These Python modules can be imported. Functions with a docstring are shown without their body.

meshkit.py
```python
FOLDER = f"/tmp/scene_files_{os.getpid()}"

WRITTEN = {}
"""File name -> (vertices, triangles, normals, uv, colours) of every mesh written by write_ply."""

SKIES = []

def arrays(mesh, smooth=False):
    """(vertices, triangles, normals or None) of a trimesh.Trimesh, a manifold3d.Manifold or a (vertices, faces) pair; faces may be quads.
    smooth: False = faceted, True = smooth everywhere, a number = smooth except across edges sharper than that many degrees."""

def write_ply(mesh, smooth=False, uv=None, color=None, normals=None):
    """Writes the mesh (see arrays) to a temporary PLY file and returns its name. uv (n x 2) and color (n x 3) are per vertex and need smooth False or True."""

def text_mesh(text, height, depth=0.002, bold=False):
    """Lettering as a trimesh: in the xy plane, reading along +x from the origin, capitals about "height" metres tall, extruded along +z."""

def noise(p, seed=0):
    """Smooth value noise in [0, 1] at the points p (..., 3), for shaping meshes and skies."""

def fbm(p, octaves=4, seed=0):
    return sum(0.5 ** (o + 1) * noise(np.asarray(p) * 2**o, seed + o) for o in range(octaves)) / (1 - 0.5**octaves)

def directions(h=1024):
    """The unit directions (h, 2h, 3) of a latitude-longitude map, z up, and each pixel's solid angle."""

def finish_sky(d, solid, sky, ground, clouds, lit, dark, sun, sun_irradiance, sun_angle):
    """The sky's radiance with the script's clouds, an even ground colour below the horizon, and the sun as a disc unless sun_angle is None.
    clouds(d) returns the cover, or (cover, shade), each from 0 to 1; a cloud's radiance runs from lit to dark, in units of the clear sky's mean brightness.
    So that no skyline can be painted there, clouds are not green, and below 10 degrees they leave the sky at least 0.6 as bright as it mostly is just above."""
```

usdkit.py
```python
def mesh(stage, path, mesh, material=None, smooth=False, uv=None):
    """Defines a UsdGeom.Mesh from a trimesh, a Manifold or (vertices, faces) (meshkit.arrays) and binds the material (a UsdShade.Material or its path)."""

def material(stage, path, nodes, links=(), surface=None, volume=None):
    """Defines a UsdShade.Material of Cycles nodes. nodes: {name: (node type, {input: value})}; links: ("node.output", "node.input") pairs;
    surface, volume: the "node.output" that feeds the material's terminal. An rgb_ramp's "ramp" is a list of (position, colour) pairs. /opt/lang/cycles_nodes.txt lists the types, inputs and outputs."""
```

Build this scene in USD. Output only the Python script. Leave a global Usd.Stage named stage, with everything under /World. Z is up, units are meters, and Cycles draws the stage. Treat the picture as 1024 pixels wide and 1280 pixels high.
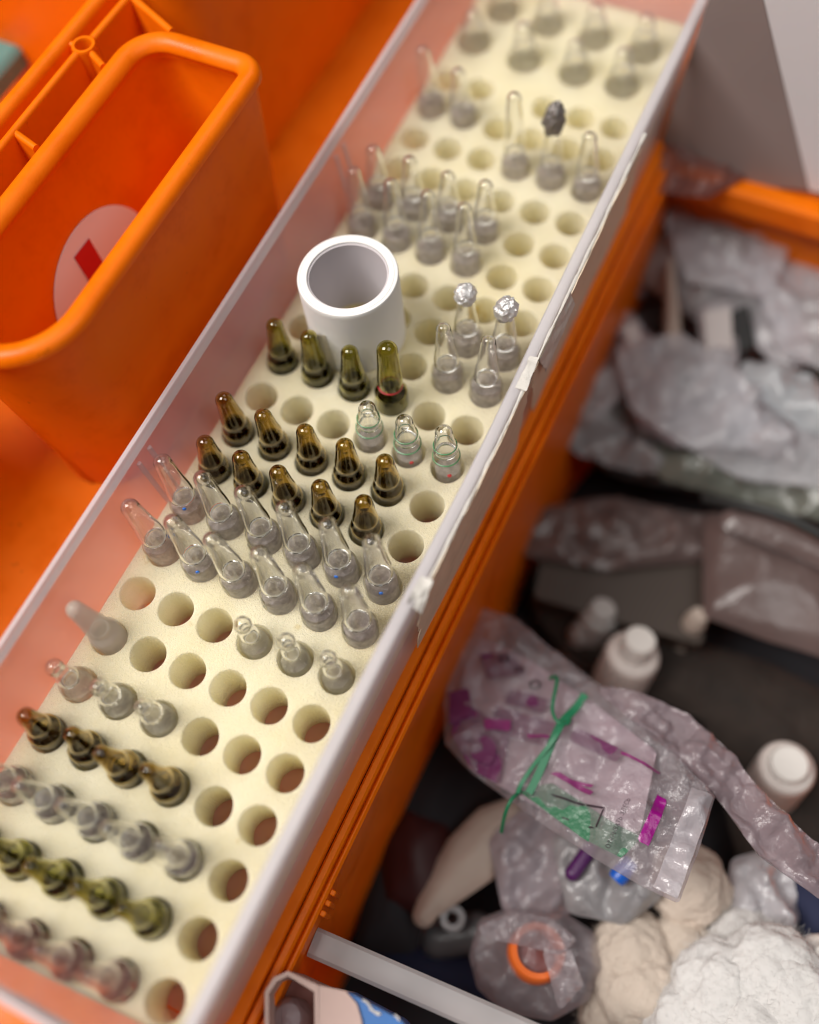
import math, random
import numpy as np, trimesh, shapely, usdkit
from meshkit import noise, fbm, text_mesh
from pxr import Gf, Sdf, Usd, UsdGeom, UsdLux, UsdShade, Vt
from shapely.geometry import Polygon, Point
from scipy.spatial import Delaunay

stage = Usd.Stage.CreateInMemory()
UsdGeom.SetStageUpAxis(stage, "Z"); UsdGeom.SetStageMetersPerUnit(stage, 1.0)
stage.SetDefaultPrim(UsdGeom.Xform.Define(stage, "/World").GetPrim())
PI = math.pi
# ------------------------------------------------------------------ camera (metres, z up, foam top at z = 0)
Rm = np.array([[0.89990514, 0.43061892, -0.06883367], [0.36305174, -0.82724469, -0.4287886], [-0.24158677, 0.36087888, -0.9007787]])
C = np.array([0.15745674, 0.0360687, 0.32121809])
FPX = 1300.0
cam = UsdGeom.Camera.Define(stage, "/World/camera")
m4 = np.eye(4); m4[0, :3] = Rm[0]; m4[1, :3] = -Rm[1]; m4[2, :3] = -Rm[2]; m4[3, :3] = C
cam.AddTransformOp().Set(Gf.Matrix4d(*m4.ravel().tolist()))
cam.CreateHorizontalApertureAttr(36.0); cam.CreateVerticalApertureAttr(45.0)
cam.CreateFocalLengthAttr(36.0 * FPX / 1024)
cam.CreateClippingRangeAttr(Gf.Vec2f(0.01, 50.0))
cam.CreateFStopAttr(3.1); cam.CreateFocusDistanceAttr(0.346)
cam.CreateExposureAttr(0.0)
# ------------------------------------------------------------------ lamps of the vehicle's cabin (all over a metre away)
def rect_light(name, pos, target, w, h, inten, color):
    l = UsdLux.RectLight.Define(stage, "/World/" + name)
    l.CreateWidthAttr(w); l.CreateHeightAttr(h); l.CreateIntensityAttr(inten); l.CreateColorAttr(Gf.Vec3f(*color))
    pos = np.array(pos, float); b = pos - np.array(target, float); b /= np.linalg.norm(b)
    up = np.array([0, 1, 0.01]); r = np.cross(up, b); r /= np.linalg.norm(r); u = np.cross(b, r)
    M = np.eye(4); M[0, :3] = r; M[1, :3] = u; M[2, :3] = b; M[3, :3] = pos
    l.AddTransformOp().Set(Gf.Matrix4d(*M.ravel().tolist()))
rect_light("ceiling_lamp", (-0.60, -0.30, 1.35), (0.05, 0.15, 0), 0.9, 0.7, 17.5, (1.0, 0.955, 0.90))
rect_light("rear_lamp", (-0.10, 1.15, 1.30), (0.05, 0.2, 0), 0.8, 0.5, 2.6, (1.0, 0.955, 0.90))
rect_light("side_lamp", (0.75, 0.10, 1.30), (0.05, 0.15, 0), 0.8, 0.8, 3.3, (1.0, 0.965, 0.93))

def at(u, v, z):
    """the point at height z that stands on pixel u, v of the photograph"""
    q = Rm.T @ np.array([(u - 512) / FPX, (v - 640) / FPX, 1.0])
    return C + (z - C[2]) / q[2] * q
# ------------------------------------------------------------------ helpers
used = {}
def numbered(path):
    k = used.get(path, -1) + 1; used[path] = k
    return path if k == 0 else f"{path}_{k:03d}"
def tag(p, label=None, cat=None, group=None, kind=None):
    for k, v in (("label", label), ("category", cat), ("group", group), ("kind", kind)):
        if v: p.SetCustomDataByKey(k, v)
    return p
def thing(name, label, cat, loc=(0, 0, 0), group=None):
    x = UsdGeom.Xform.Define(stage, numbered("/World/" + name)); x.AddTranslateOp().Set(Gf.Vec3d(*map(float, loc)))
    return tag(x.GetPrim(), label, cat, group)
def obj(name, mesh, mat, parent=None, smooth=35, label=None, kind=None):
    path = numbered((str(parent.GetPath()) if parent else "/World") + "/" + name)
    if parent is not None:                       # vertices are given in world space, the thing's origin is taken off
        o = np.array(UsdGeom.XformCache().GetLocalToWorldTransform(parent)).T[:3, 3]
        v, f = (mesh.vertices, mesh.faces) if isinstance(mesh, trimesh.Trimesh) else mesh
        mesh = (np.asarray(v) - o, np.asarray(f))
    p = usdkit.mesh(stage, path, mesh, MAT[mat], smooth=smooth).GetPrim()
    return tag(p, label, None, None, kind)
def quads(n, m, close_u=True):
    """faces between n rings of m points"""
    i, j = np.meshgrid(np.arange(n - 1), np.arange(m if close_u else m - 1), indexing="ij")
    a = i * m + j; b = i * m + (j + 1) % m
    q = np.stack([a, b, b + m, a + m], -1).reshape(-1, 4)
    return np.vstack([q[:, [0, 1, 2]], q[:, [0, 2, 3]]])
def loft(rings, cap0=True, cap1=True):
    rings = [np.asarray(r, float) for r in rings]; n, m = len(rings), len(rings[0])
    v = np.vstack(rings); f = quads(n, m)
    if cap0:
        v = np.vstack([v, rings[0].mean(0)]); k = len(v) - 1; j = np.arange(m)
        f = np.vstack([f, np.c_[(j + 1) % m, j, np.full(m, k)]])
    if cap1:
        v = np.vstack([v, rings[-1].mean(0)]); k = len(v) - 1; j = np.arange(m); o = (n - 1) * m
        f = np.vstack([f, np.c_[o + j, o + (j + 1) % m, np.full(m, k)]])
    return trimesh.Trimesh(v, f, process=False)
def rrect(x0, x1, y0, y1, r, z, n=8, per=24):
    """rounded rectangle ring, counter-clockwise, its straight sides divided"""
    rs = r if np.ndim(r) else [r] * 4; p = []
    cs = [(x1, y0, -1, 1, -PI / 2, rs[0]), (x1, y1, -1, -1, 0, rs[1]), (x0, y1, 1, -1, PI / 2, rs[2]), (x0, y0, 1, 1, PI, rs[3])]
    for x, y, sx, sy, a, q in cs:
        for t in np.linspace(0, PI / 2, n):
            p.append((x + sx * q + q * math.cos(a + t), y + sy * q + q * math.sin(a + t)))
    p = np.array(p); out = []
    for k in range(4):
        seg = p[k * n:(k + 1) * n]; nxt = p[((k + 1) * n) % (4 * n)]
        out.append(seg); out.append(seg[-1] + (nxt - seg[-1]) * np.linspace(0, 1, per + 2)[1:-1, None])
    p = np.vstack(out)
    return np.c_[p, np.full(len(p), z) if np.ndim(z) == 0 else z]
def lathe(profile, n=32, c=(0, 0, 0), axis=(0, 0, 1)):
    """profile of (radius, height) from bottom to top, closed at the axis"""
    a = np.arange(n) * 2 * PI / n; pr = np.asarray(profile, float)
    v = np.stack([pr[:, 0, None] * np.cos(a), pr[:, 0, None] * np.sin(a), np.broadcast_to(pr[:, 1, None], (len(pr), n))], -1).reshape(-1, 3)
    m = trimesh.Trimesh(v, quads(len(pr), n), process=False)
    return place(m, c, axis)
def place(m, c, axis=(0, 0, 1)):
    ax = np.asarray(axis, float); ax = ax / np.linalg.norm(ax)
    T = trimesh.geometry.align_vectors([0, 0, 1], ax); m = m.copy(); m.apply_transform(T); m.apply_translation(c)
    return m
def tube(pts, r, n=10, samples=0, closed=False):
    p = np.asarray(pts, float)
    if samples:
        t = np.linspace(0, len(p) - 1, samples)
        from scipy.interpolate import CubicSpline
        p = CubicSpline(np.arange(len(p)), p)(t)
    r = np.broadcast_to(r, (len(p),)); g = np.gradient(p, axis=0); g /= np.linalg.norm(g, axis=1, keepdims=True) + 1e-12
    a = np.cross(g, [0.13, 0.22, 0.97]); a /= np.linalg.norm(a, axis=1, keepdims=True) + 1e-12; b = np.cross(g, a)
    th = np.arange(n) * 2 * PI / n
    rings = [p[i] + r[i] * (np.cos(th)[:, None] * a[i] + np.sin(th)[:, None] * b[i]) for i in range(len(p))]
    m = loft(rings); m.fix_normals(); return m
def box(x0, x1, y0, y1, z0, z1, ch=0.0005):
    """box with chamfered edges"""
    import manifold3d as mf
    pts = []
    for sx in (0, 1):
        for sy in (0, 1):
            for sz in (0, 1):
                c = np.array([(x0, x1)[sx], (y0, y1)[sy], (z0, z1)[sz]]); d = np.array([1 - 2 * sx, 1 - 2 * sy, 1 - 2 * sz]) * ch
                for k in range(3):
                    e = d.copy(); e[k] = 0; pts.append(c + e)
    return trimesh.convex.convex_hull(np.array(pts))
def prism(pts, th):
    """closed slab on a planar 3-D polygon, th thick along its normal, downwards"""
    p = np.asarray(pts, float); n = np.cross(p[1] - p[0], p[2] - p[0]); n /= np.linalg.norm(n)
    if n[2] < 0: n = -n
    c = p.mean(0); u = p[1] - p[0]; u /= np.linalg.norm(u); w = np.cross(n, u)
    poly = Polygon(np.c_[(p - c) @ u, (p - c) @ w]); m = trimesh.creation.extrude_polygon(poly, th, engine="earcut")
    v = m.vertices; m.vertices = c + v[:, :1] * u + v[:, 1:2] * w + (v[:, 2:] - th) * n
    return m
# ------------------------------------------------------------------ materials
MAT = {}
def mat(name, nodes, links=(), surface="p.BSDF"):
    MAT[name] = usdkit.material(stage, "/World/Looks/" + name, nodes, links, surface=surface)
def plain(name, col, rough=0.5, bump=None, var=0.0, vscale=40, rvar=0.0, **kw):
    nodes = {"p": ("principled_bsdf", {"base_color": col, "roughness": rough, **kw})}; links = []
    nodes["g"] = ("geometry", {})
    if var:
        nodes["n"] = ("noise_texture", {"scale": vscale, "detail": 4, "roughness": 0.6}); links.append(("g.position", "n.vector"))
        d = np.array(col)
        nodes["r"] = ("rgb_ramp", {"ramp": [(0.25, tuple(d * (1 - var))), (0.75, tuple(np.minimum(d * (1 + var * 0.6), 0.98)))]})
        links += [("n.fac", "r.fac"), ("r.color", "p.base_color")]
    if rvar:
        nodes["n2"] = ("noise_texture", {"scale": vscale * 1.7, "detail": 5}); links.append(("g.position", "n2.vector"))
        nodes["mr"] = ("map_range", {"from_min": 0.3, "from_max": 0.7, "to_min": max(rough - rvar, 0.03), "to_max": rough + rvar})
        links += [("n2.fac", "mr.value"), ("mr.result", "p.roughness")]
    if bump:
        nodes["bn"] = ("noise_texture", {"scale": bump[0], "detail": 4, "roughness": 0.6}); links.append(("g.position", "bn.vector"))
        nodes["b"] = ("bump", {"distance": bump[1], "strength": 1.0}); links += [("bn.fac", "b.height"), ("b.normal", "p.normal")]
    mat(name, nodes, links)
def glass(name, col, ior=1.47, rough=0.0):
    mat(name, {"p": ("principled_bsdf", {"base_color": col, "roughness": rough, "ior": ior, "transmission_weight": 1.0})})
def pane(name, col, edge):
    """the thin lower body of an ampoule: see-through, denser edge on, shiny by Fresnel's law"""
    c, e = np.array(col), np.array(edge)
    mat(name, {"lw": ("layer_weight", {"blend": 0.5}), "r": ("rgb_ramp", {"ramp": [(0.0, tuple(c)), (0.66, tuple(c * 0.98)), (0.80, tuple(c * 0.55 + e * 0.45)), (0.86, tuple(c)), (0.93, tuple(e)), (1.0, tuple(e * 0.8))]}),
        "t": ("transparent_bsdf", {}), "g": ("glossy_bsdf", {"color": (1, 1, 1), "roughness": 0.04}), "pw": ("math", {"math_type": "power", "value2": 5.0}),
        "f": ("math", {"math_type": "multiply_add", "value2": 0.8, "value3": 0.07}), "m": ("mix_closure", {})},
        [("lw.facing", "r.fac"), ("r.color", "t.color"), ("lw.facing", "pw.value1"), ("pw.value", "f.value1"), ("f.value", "m.fac"), ("t.BSDF", "m.closure1"), ("g.BSDF", "m.closure2")], "m.closure")
def film(name, col, clear, rough=0.22, bump=(220, 0.0006), trans=0.35, var=0.15, vscale=35, coat=0.0):
    """milky plastic: a mix of a glossy body, light passing diffusely, and plain see-through"""
    d = np.array(col)
    nodes = {"g": ("geometry", {}), "p": ("principled_bsdf", {"base_color": col, "roughness": rough, "specular_ior_level": 0.55}),
             "tl": ("translucent_bsdf", {"color": col}), "tr": ("transparent_bsdf", {"color": (1, 1, 1)}),
             "n": ("noise_texture", {"scale": vscale, "detail": 3}), "r": ("rgb_ramp", {"ramp": [(0.25, tuple(d * (1 - var))), (0.75, tuple(np.minimum(d * (1 + var * 0.5), 0.95)))]}),
             "m1": ("mix_closure", {"fac": trans}), "m2": ("mix_closure", {"fac": clear})}
    links = [("g.position", "n.vector"), ("n.fac", "r.fac"), ("r.color", "p.base_color"), ("r.color", "tl.color"),
             ("p.BSDF", "m1.closure1"), ("tl.BSDF", "m1.closure2"), ("m1.closure", "m2.closure1"), ("tr.BSDF", "m2.closure2")]
    if bump:
        nodes["bn"] = ("noise_texture", {"scale": bump[0], "detail": 4, "roughness": 0.55}); nodes["b"] = ("bump", {"distance": bump[1]})
        links += [("g.position", "bn.vector"), ("bn.fac", "b.height"), ("b.normal", "p.normal")]
    nodes.update({"lw": ("layer_weight", {"blend": 0.5}), "pw": ("math", {"math_type": "power", "value2": 4.0}), "fr": ("math", {"math_type": "multiply_add", "value2": 0.7, "value3": coat}),
                  "gl": ("glossy_bsdf", {"color": (0.9, 0.9, 0.92), "roughness": rough * 0.8 + 0.08}), "m3": ("mix_closure", {})})
    links += [("lw.facing", "pw.value1"), ("pw.value", "fr.value1"), ("fr.value", "m3.fac"), ("m2.closure", "m3.closure1"), ("gl.BSDF", "m3.closure2")]
    if bump: links += [("b.normal", "gl.normal"), ("b.normal", "lw.normal")]
    if coat <= 0: mat(name, nodes, links, "m2.closure")
    else: mat(name, nodes, links, "m3.closure")

# orange plastic with a little light bleeding through, scuffed
mat("orange_plastic", {"g": ("geometry", {}), "n": ("noise_texture", {"scale": 60, "detail": 5, "roughness": 0.65}),
    "r": ("rgb_ramp", {"ramp": [(0.30, (0.86, 0.165, 0.001)), (0.5, (0.95, 0.20, 0.001)), (0.8, (0.96, 0.215, 0.002))]}),
    "n3": ("noise_texture", {"scale": 95, "detail": 6, "roughness": 0.7}), "r3": ("rgb_ramp", {"ramp": [(0.28, (0.4, 0.4, 0.4)), (0.34, (1, 1, 1))]}),
    "mx": ("mix", {"mix_type": "multiply", "fac": 0.8}),
    "mr": ("map_range", {"from_min": 0.3, "from_max": 0.7, "to_min": 0.30, "to_max": 0.50}),
    "bn": ("noise_texture", {"scale": 900, "detail": 3}), "b": ("bump", {"distance": 0.00006}),
    "tl": ("translucent_bsdf", {"color": (0.95, 0.22, 0.004)}), "mc": ("mix_closure", {"fac": 0.22}),
    "p": ("principled_bsdf", {"specular_ior_level": 0.28})},
    [("g.position", "n.vector"), ("g.position", "n3.vector"), ("n.fac", "r.fac"), ("n3.fac", "r3.fac"), ("r.color", "mx.color1"), ("r3.color", "mx.color2"), ("mx.color", "p.base_color"),
     ("n.fac", "mr.value"), ("mr.result", "p.roughness"), ("g.position", "bn.vector"), ("bn.fac", "b.height"), ("b.normal", "p.normal"),
     ("p.BSDF", "mc.closure1"), ("tl.BSDF", "mc.closure2")], "mc.closure")
# cream foam: fine grain, faint stains
mat("foam", {"g": ("geometry", {}), "n2": ("noise_texture", {"scale": 75, "detail": 4, "roughness": 0.6}), "r2": ("rgb_ramp", {"ramp": [(0.24, (0.80, 0.68, 0.42)), (0.33, (1, 1, 1)), (0.70, (1, 1, 1)), (0.78, (1.0, 0.93, 0.72))]}), "mx": ("mix", {"mix_type": "multiply", "fac": 1.0}), "n": ("noise_texture", {"scale": 28, "detail": 5, "roughness": 0.6}),
    "r": ("rgb_ramp", {"ramp": [(0.28, (0.79, 0.665, 0.38)), (0.5, (0.86, 0.75, 0.475)), (0.75, (0.88, 0.785, 0.52))]}),
    "v": ("voronoi_texture", {"scale": 1700, "feature": "f1"}), "bn": ("noise_texture", {"scale": 1100, "detail": 5, "roughness": 0.7}),
    "mxb": ("math", {"math_type": "add"}), "b": ("bump", {"distance": 0.0003, "strength": 1.0}),
    "p": ("principled_bsdf", {"roughness": 0.85, "specular_ior_level": 0.2, "subsurface_weight": 0.5, "subsurface_scale": 0.004, "subsurface_radius": (1.0, 0.9, 0.65)})},
    [("g.position", "n.vector"), ("n.fac", "r.fac"), ("g.position", "n2.vector"), ("n2.fac", "r2.fac"), ("r.color", "mx.color1"), ("r2.color", "mx.color2"), ("mx.color", "p.base_color"), ("g.position", "v.vector"), ("g.position", "bn.vector"),
     ("v.distance", "mxb.value1"), ("bn.fac", "mxb.value2"), ("mxb.value", "b.height"), ("b.normal", "p.normal")])
film("tray_plastic", (0.70, 0.63, 0.67), 0.64, rough=0.25, bump=(700, 0.00008), trans=0.30, var=0.05)
glass("clear_glass", (0.975, 0.975, 0.97))
film("lilac_liquid", (0.80, 0.69, 0.69), 0.52, rough=0.06, bump=(380, 0.003), var=0.55, vscale=420)
film("water_liquid", (0.86, 0.79, 0.66), 0.66, rough=0.06, bump=(380, 0.003), var=0.3, vscale=380)
glass("pink_glass", (0.96, 0.885, 0.88))
film("pink_liquid", (0.80, 0.58, 0.56), 0.60, rough=0.06, bump=(380, 0.003), var=0.5, vscale=380)
glass("amber_glass", (0.66, 0.515, 0.215))
film("amber_liquid", (0.020, 0.011, 0.005), 0.12, rough=0.08, bump=None, trans=0.1)
glass("olive_glass", (0.62, 0.575, 0.20))
film("olive_liquid", (0.024, 0.020, 0.006), 0.15, rough=0.08, bump=None, trans=0.1)
film("glass_ring", (0.90, 0.89, 0.87), 0.30, rough=0.05, bump=None, trans=0.5, var=0.05)
film("dark_ring", (0.16, 0.11, 0.04), 0.45, rough=0.05, bump=None, trans=0.3, var=0.05)
pane("clear_body", (0.97, 0.965, 0.955), (0.50, 0.46, 0.45))
pane("pink_body", (0.97, 0.90, 0.89), (0.52, 0.36, 0.36))
film("frosted_glass", (0.72, 0.68, 0.62), 0.62, rough=0.25, bump=None, trans=0.5, var=0.05)
film("rim_plastic", (0.80, 0.77, 0.80), 0.38, rough=0.3, bump=(700, 0.00008), trans=0.3, var=0.05)
film("tray_floor_plastic", (0.80, 0.76, 0.80), 0.75, rough=0.25, bump=None, trans=0.4, var=0.05)
plain("green_ring", (0.05, 0.22, 0.08), 0.3)
plain("blue_dot", (0.02, 0.16, 0.62), 0.4)
plain("red_dot", (0.55, 0.02, 0.03), 0.4)
plain("foil", (0.75, 0.74, 0.74), 0.38, bump=(900, 0.0006), metallic=0.7)
plain("dark_foil", (0.22, 0.20, 0.19), 0.4, bump=(900, 0.0006), metallic=0.6)
plain("white_tape", (0.80, 0.785, 0.77), 0.75, bump=(1500, 0.00006), var=0.03)
plain("roll_core", (0.56, 0.52, 0.54), 0.7)
plain("tape_end", (0.78, 0.72, 0.62), 0.5)
plain("masking_tape", (0.74, 0.62, 0.47), 0.75, bump=(1100, 0.0003), var=0.12, vscale=120)
plain("torn_tape", (0.60, 0.57, 0.53), 0.6, bump=(700, 0.0003))
plain("sticker_white", (0.80, 0.76, 0.78), 0.4)
plain("sticker_red", (0.52, 0.01, 0.02), 0.4)
plain("print_grey", (0.20, 0.18, 0.2), 0.5)
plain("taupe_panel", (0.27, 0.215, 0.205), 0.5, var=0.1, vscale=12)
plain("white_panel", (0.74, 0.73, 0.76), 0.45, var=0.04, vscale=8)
plain("seam_grey", (0.30, 0.29, 0.30), 0.6)
plain("grey_floor", (0.10, 0.10, 0.11), 0.7, bump=(300, 0.0006), var=0.2)
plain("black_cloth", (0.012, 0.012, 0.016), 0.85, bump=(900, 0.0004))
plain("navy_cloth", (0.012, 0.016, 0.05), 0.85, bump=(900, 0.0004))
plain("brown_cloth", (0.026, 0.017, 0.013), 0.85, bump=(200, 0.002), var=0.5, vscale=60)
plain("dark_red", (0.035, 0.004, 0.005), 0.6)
plain("black_rubber", (0.02, 0.022, 0.022), 0.5)
film("grey_film", (0.455, 0.439, 0.455), 0.15, coat=0.022)
film("lilac_film", (0.513, 0.455, 0.497), 0.18, coat=0.022)
film("white_film", (0.629, 0.613, 0.647), 0.12, coat=0.022)
film("blue_film", (0.580, 0.613, 0.647), 0.12, coat=0.022)
film("slate_film", (0.216, 0.230, 0.245), 0.15, coat=0.022)
film("green_film", (0.245, 0.259, 0.223), 0.15, coat=0.022)
film("mauve_film", (0.210, 0.150, 0.142), 0.12, coat=0.022)
film("clear_film", (0.475, 0.418, 0.454), 0.62, rough=0.14, bump=(260, 0.0011), coat=0.022)
film("pink_film", (0.432, 0.346, 0.382), 0.48, rough=0.16, bump=(260, 0.0011), coat=0.022)
film("seal_film", (0.62, 0.58, 0.62), 0.45, rough=0.12, bump=(260, 0.0008), coat=0.022)
film("sheet_film", (0.713, 0.713, 0.759), 0.62, rough=0.12, bump=(260, 0.0008), coat=0.022)
plain("paper_white", (0.55, 0.50, 0.49), 0.6, var=0.08)
plain("paper_grey", (0.26, 0.26, 0.25), 0.6, var=0.1)
film("brown_plastic", (0.085, 0.060, 0.045), 0.10, rough=0.6, bump=None)
film("divider_plastic", (0.62, 0.60, 0.61), 0.25, rough=0.2, bump=None)
plain("bottle_white", (0.60, 0.54, 0.51), 0.4)
plain("cap_white", (0.66, 0.63, 0.60), 0.45)
plain("cap_grey", (0.35, 0.33, 0.32), 0.4)
plain("cream_pad", (0.42, 0.345, 0.295), 0.75, bump=(500, 0.0004), var=0.06)
plain("beige_wad", (0.55, 0.46, 0.39), 0.85, bump=(400, 0.0006), var=0.06)
plain("cotton", (0.60, 0.585, 0.575), 0.95, bump=(200, 0.0005), var=0.05)
plain("cotton_cream", (0.54, 0.46, 0.39), 0.95, bump=(200, 0.0006), var=0.06)
plain("packet_lilac", (0.42, 0.31, 0.36), 0.4, bump=(160, 0.001), var=0.2)
plain("packet_purple", (0.13, 0.02, 0.09), 0.4, bump=(160, 0.001), var=0.2)
plain("magenta_print", (0.24, 0.004, 0.17), 0.25, bump=(260, 0.0004))
plain("dark_print", (0.045, 0.03, 0.04), 0.4)
plain("purple_print", (0.20, 0.03, 0.13), 0.35)
plain("green_packet", (0.03, 0.14, 0.07), 0.35, bump=(200, 0.0008), var=0.3)
plain("green_rubber", (0.008, 0.16, 0.07), 0.45)
plain("orange_ring", (0.80, 0.16, 0.025), 0.4)
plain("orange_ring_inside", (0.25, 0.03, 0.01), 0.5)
plain("box_card", (0.56, 0.40, 0.36), 0.6, var=0.04)
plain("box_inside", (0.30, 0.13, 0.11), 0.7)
plain("box_blue", (0.01, 0.13, 0.42), 0.4)
plain("brown_edge", (0.045, 0.030, 0.022), 0.5)
plain("blue_plastic", (0.01, 0.10, 0.50), 0.35)
plain("purple_plastic", (0.07, 0.01, 0.09), 0.4)
plain("teal_plastic", (0.10, 0.24, 0.22), 0.4)
plain("dark_plum", (0.05, 0.012, 0.02), 0.4)

# ================================================================== SETTING
fl = obj("floor", trimesh.creation.box(extents=(3, 3, 0.02), transform=trimesh.transformations.translation_matrix((0, 0.2, -0.24))), "grey_floor", smooth=False, kind="structure")

# ---------------- the orange case: a deck that carries bins and tray, a deep compartment on the right
def bump(y): return 0.0011 * np.exp(-((np.asarray(y, float) - 0.18) / 0.05) ** 2)               # right wall bulges
def bow(y): return 0.0010 - 0.0025 * ((np.asarray(y, float) - 0.12) / 0.28) ** 2          # the tray is a little bent
case = thing("medical_case", "open orange plastic medical case holding everything", "case", (0.1, 0.2, -0.19))
DECK = -0.0275
obj("deck", box(-0.36, 0.0915, -0.20, 0.70, DECK - 0.004, DECK), "orange_plastic", case, smooth=False)
obj("ledge", box(0.0917, 0.0950, -0.20, 0.455, DECK - 0.011, DECK - 0.003, 0.0008), "orange_plastic", case, smooth=False)
obj("ledge_lip", box(0.0952, 0.0973, -0.20, 0.455, DECK - 0.016, DECK - 0.006, 0.0008), "orange_plastic", case, smooth=False)
obj("compartment_wall", box(0.0935, 0.0963, -0.20, 0.455, -0.2095, DECK - 0.0165), "orange_plastic", case, smooth=False)
for k, y in enumerate((0.037, 0.0405, 0.044)):
    obj("latch_tooth", box(0.0974, 0.0992, y, y + 0.0018, DECK - 0.020, DECK - 0.007, 0.0003), "orange_plastic", case, smooth=False)
obj("compartment_floor", box(0.0970, 0.60, -0.25, 0.50, -0.219, -0.210), "orange_plastic", case, smooth=False)
F1, F2 = at(985, 248, -0.035), at(1040, 268, -0.035)
obj("far_rim", box(0.0967, 0.60, F1[1] - 0.004, F1[1] + 0.006, -0.05, -0.036, 0.0015), "orange_plastic", case, smooth=False)
obj("far_wall", box(0.0967, 0.60, F1[1] + 0.0065, F1[1] + 0.0095, -0.2095, -0.037), "orange_plastic", case, smooth=False)
# near ledge wall of the case in the bottom left corner
obj("near_wall", box(-0.36, 0.0905, -0.050, -0.046, DECK + 0.0005, 0.012, 0.001), "orange_plastic", case, smooth=False)
obj("left_wall", box(-0.365, -0.361, -0.20, 0.70, DECK - 0.02, 0.10, 0.001), "orange_plastic", case, smooth=False)

# ---------------- organiser bins standing on the deck left of the tray
def bin_shell(x0, x1, y0, y1, r, z0, z1, dx=0.010, dy=0.006, w=0.0062, lip=0.0022):
    """one open bin with draft, floor and a rounded thick rim"""
    def ring(off, z):
        t = (z1 - z) / (z1 - z0)
        rr = [max(q - off, 0.002) for q in r]
        return rrect(x0 + off + dx * t, x1 - off - dx * t * 0.3, y0 + off + dy * t, y1 - off - dy * t, rr, z, n=14, per=10)
    R = []
    R.append(ring(lip, z0)); R.append(ring(lip, z0 + 0.001))
    for z in np.linspace(z0 + 0.01, z1 - 0.006, 6): R.append(ring(lip, z))
    for a in np.linspace(0, PI, 13):                                     # rim: a half round
        c = w / 2 + lip / 2; rad = w / 2 + lip / 2
        R.append(ring(c - rad * math.cos(a), z1 - rad + rad * math.sin(a)))
    for z in np.linspace(z1 - 0.008, z0 + 0.004, 7): R.append(ring(w, z))
    R.append(ring(w + 0.002, z0 + 0.003))
    m = loft(R); m.fix_normals(); return m
ZR = 0.07
b1 = thing("organizer_bin", "orange organiser bin with a thick rounded rim, round sticker inside", "bin", (-0.056, 0.2, DECK))
obj("shell", bin_shell(-0.0835, -0.0283, 0.1290, 0.2745, (0.028, 0.011, 0.018, 0.02), DECK + 0.0005, ZR), "orange_plastic", b1, smooth=50)
def wallstrip(p, q, w, z0, z1):
    """upright rib from p to q with a rounded top"""
    p, q = np.array(p), np.array(q); d = q - p; d = d / np.linalg.norm(d); n = np.array([-d[1], d[0]]); prof = [(-w / 2, z0), (-w / 2, z1 - w / 2)]
    prof += [(-w / 2 * math.cos(a), z1 - w / 2 + w / 2 * math.sin(a)) for a in np.linspace(0, PI, 9)[1:-1]] + [(w / 2, z1 - w / 2), (w / 2, z0)]
    rings = [[(*(e + n * s), z) for s, z in prof] for e in (p, q)]
    m = loft(rings); m.fix_normals(); return m
RB = ZR - 0.001
obj("outer_rib", wallstrip((-0.1055, 0.06), (-0.1035, 0.36), 0.0064, 0.030, ZR), "orange_plastic", b1)
obj("middle_rib", wallstrip((-0.0962, 0.06), (-0.0958, 0.2515), 0.0031, 0.0323, RB), "orange_plastic", b1)
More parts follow.
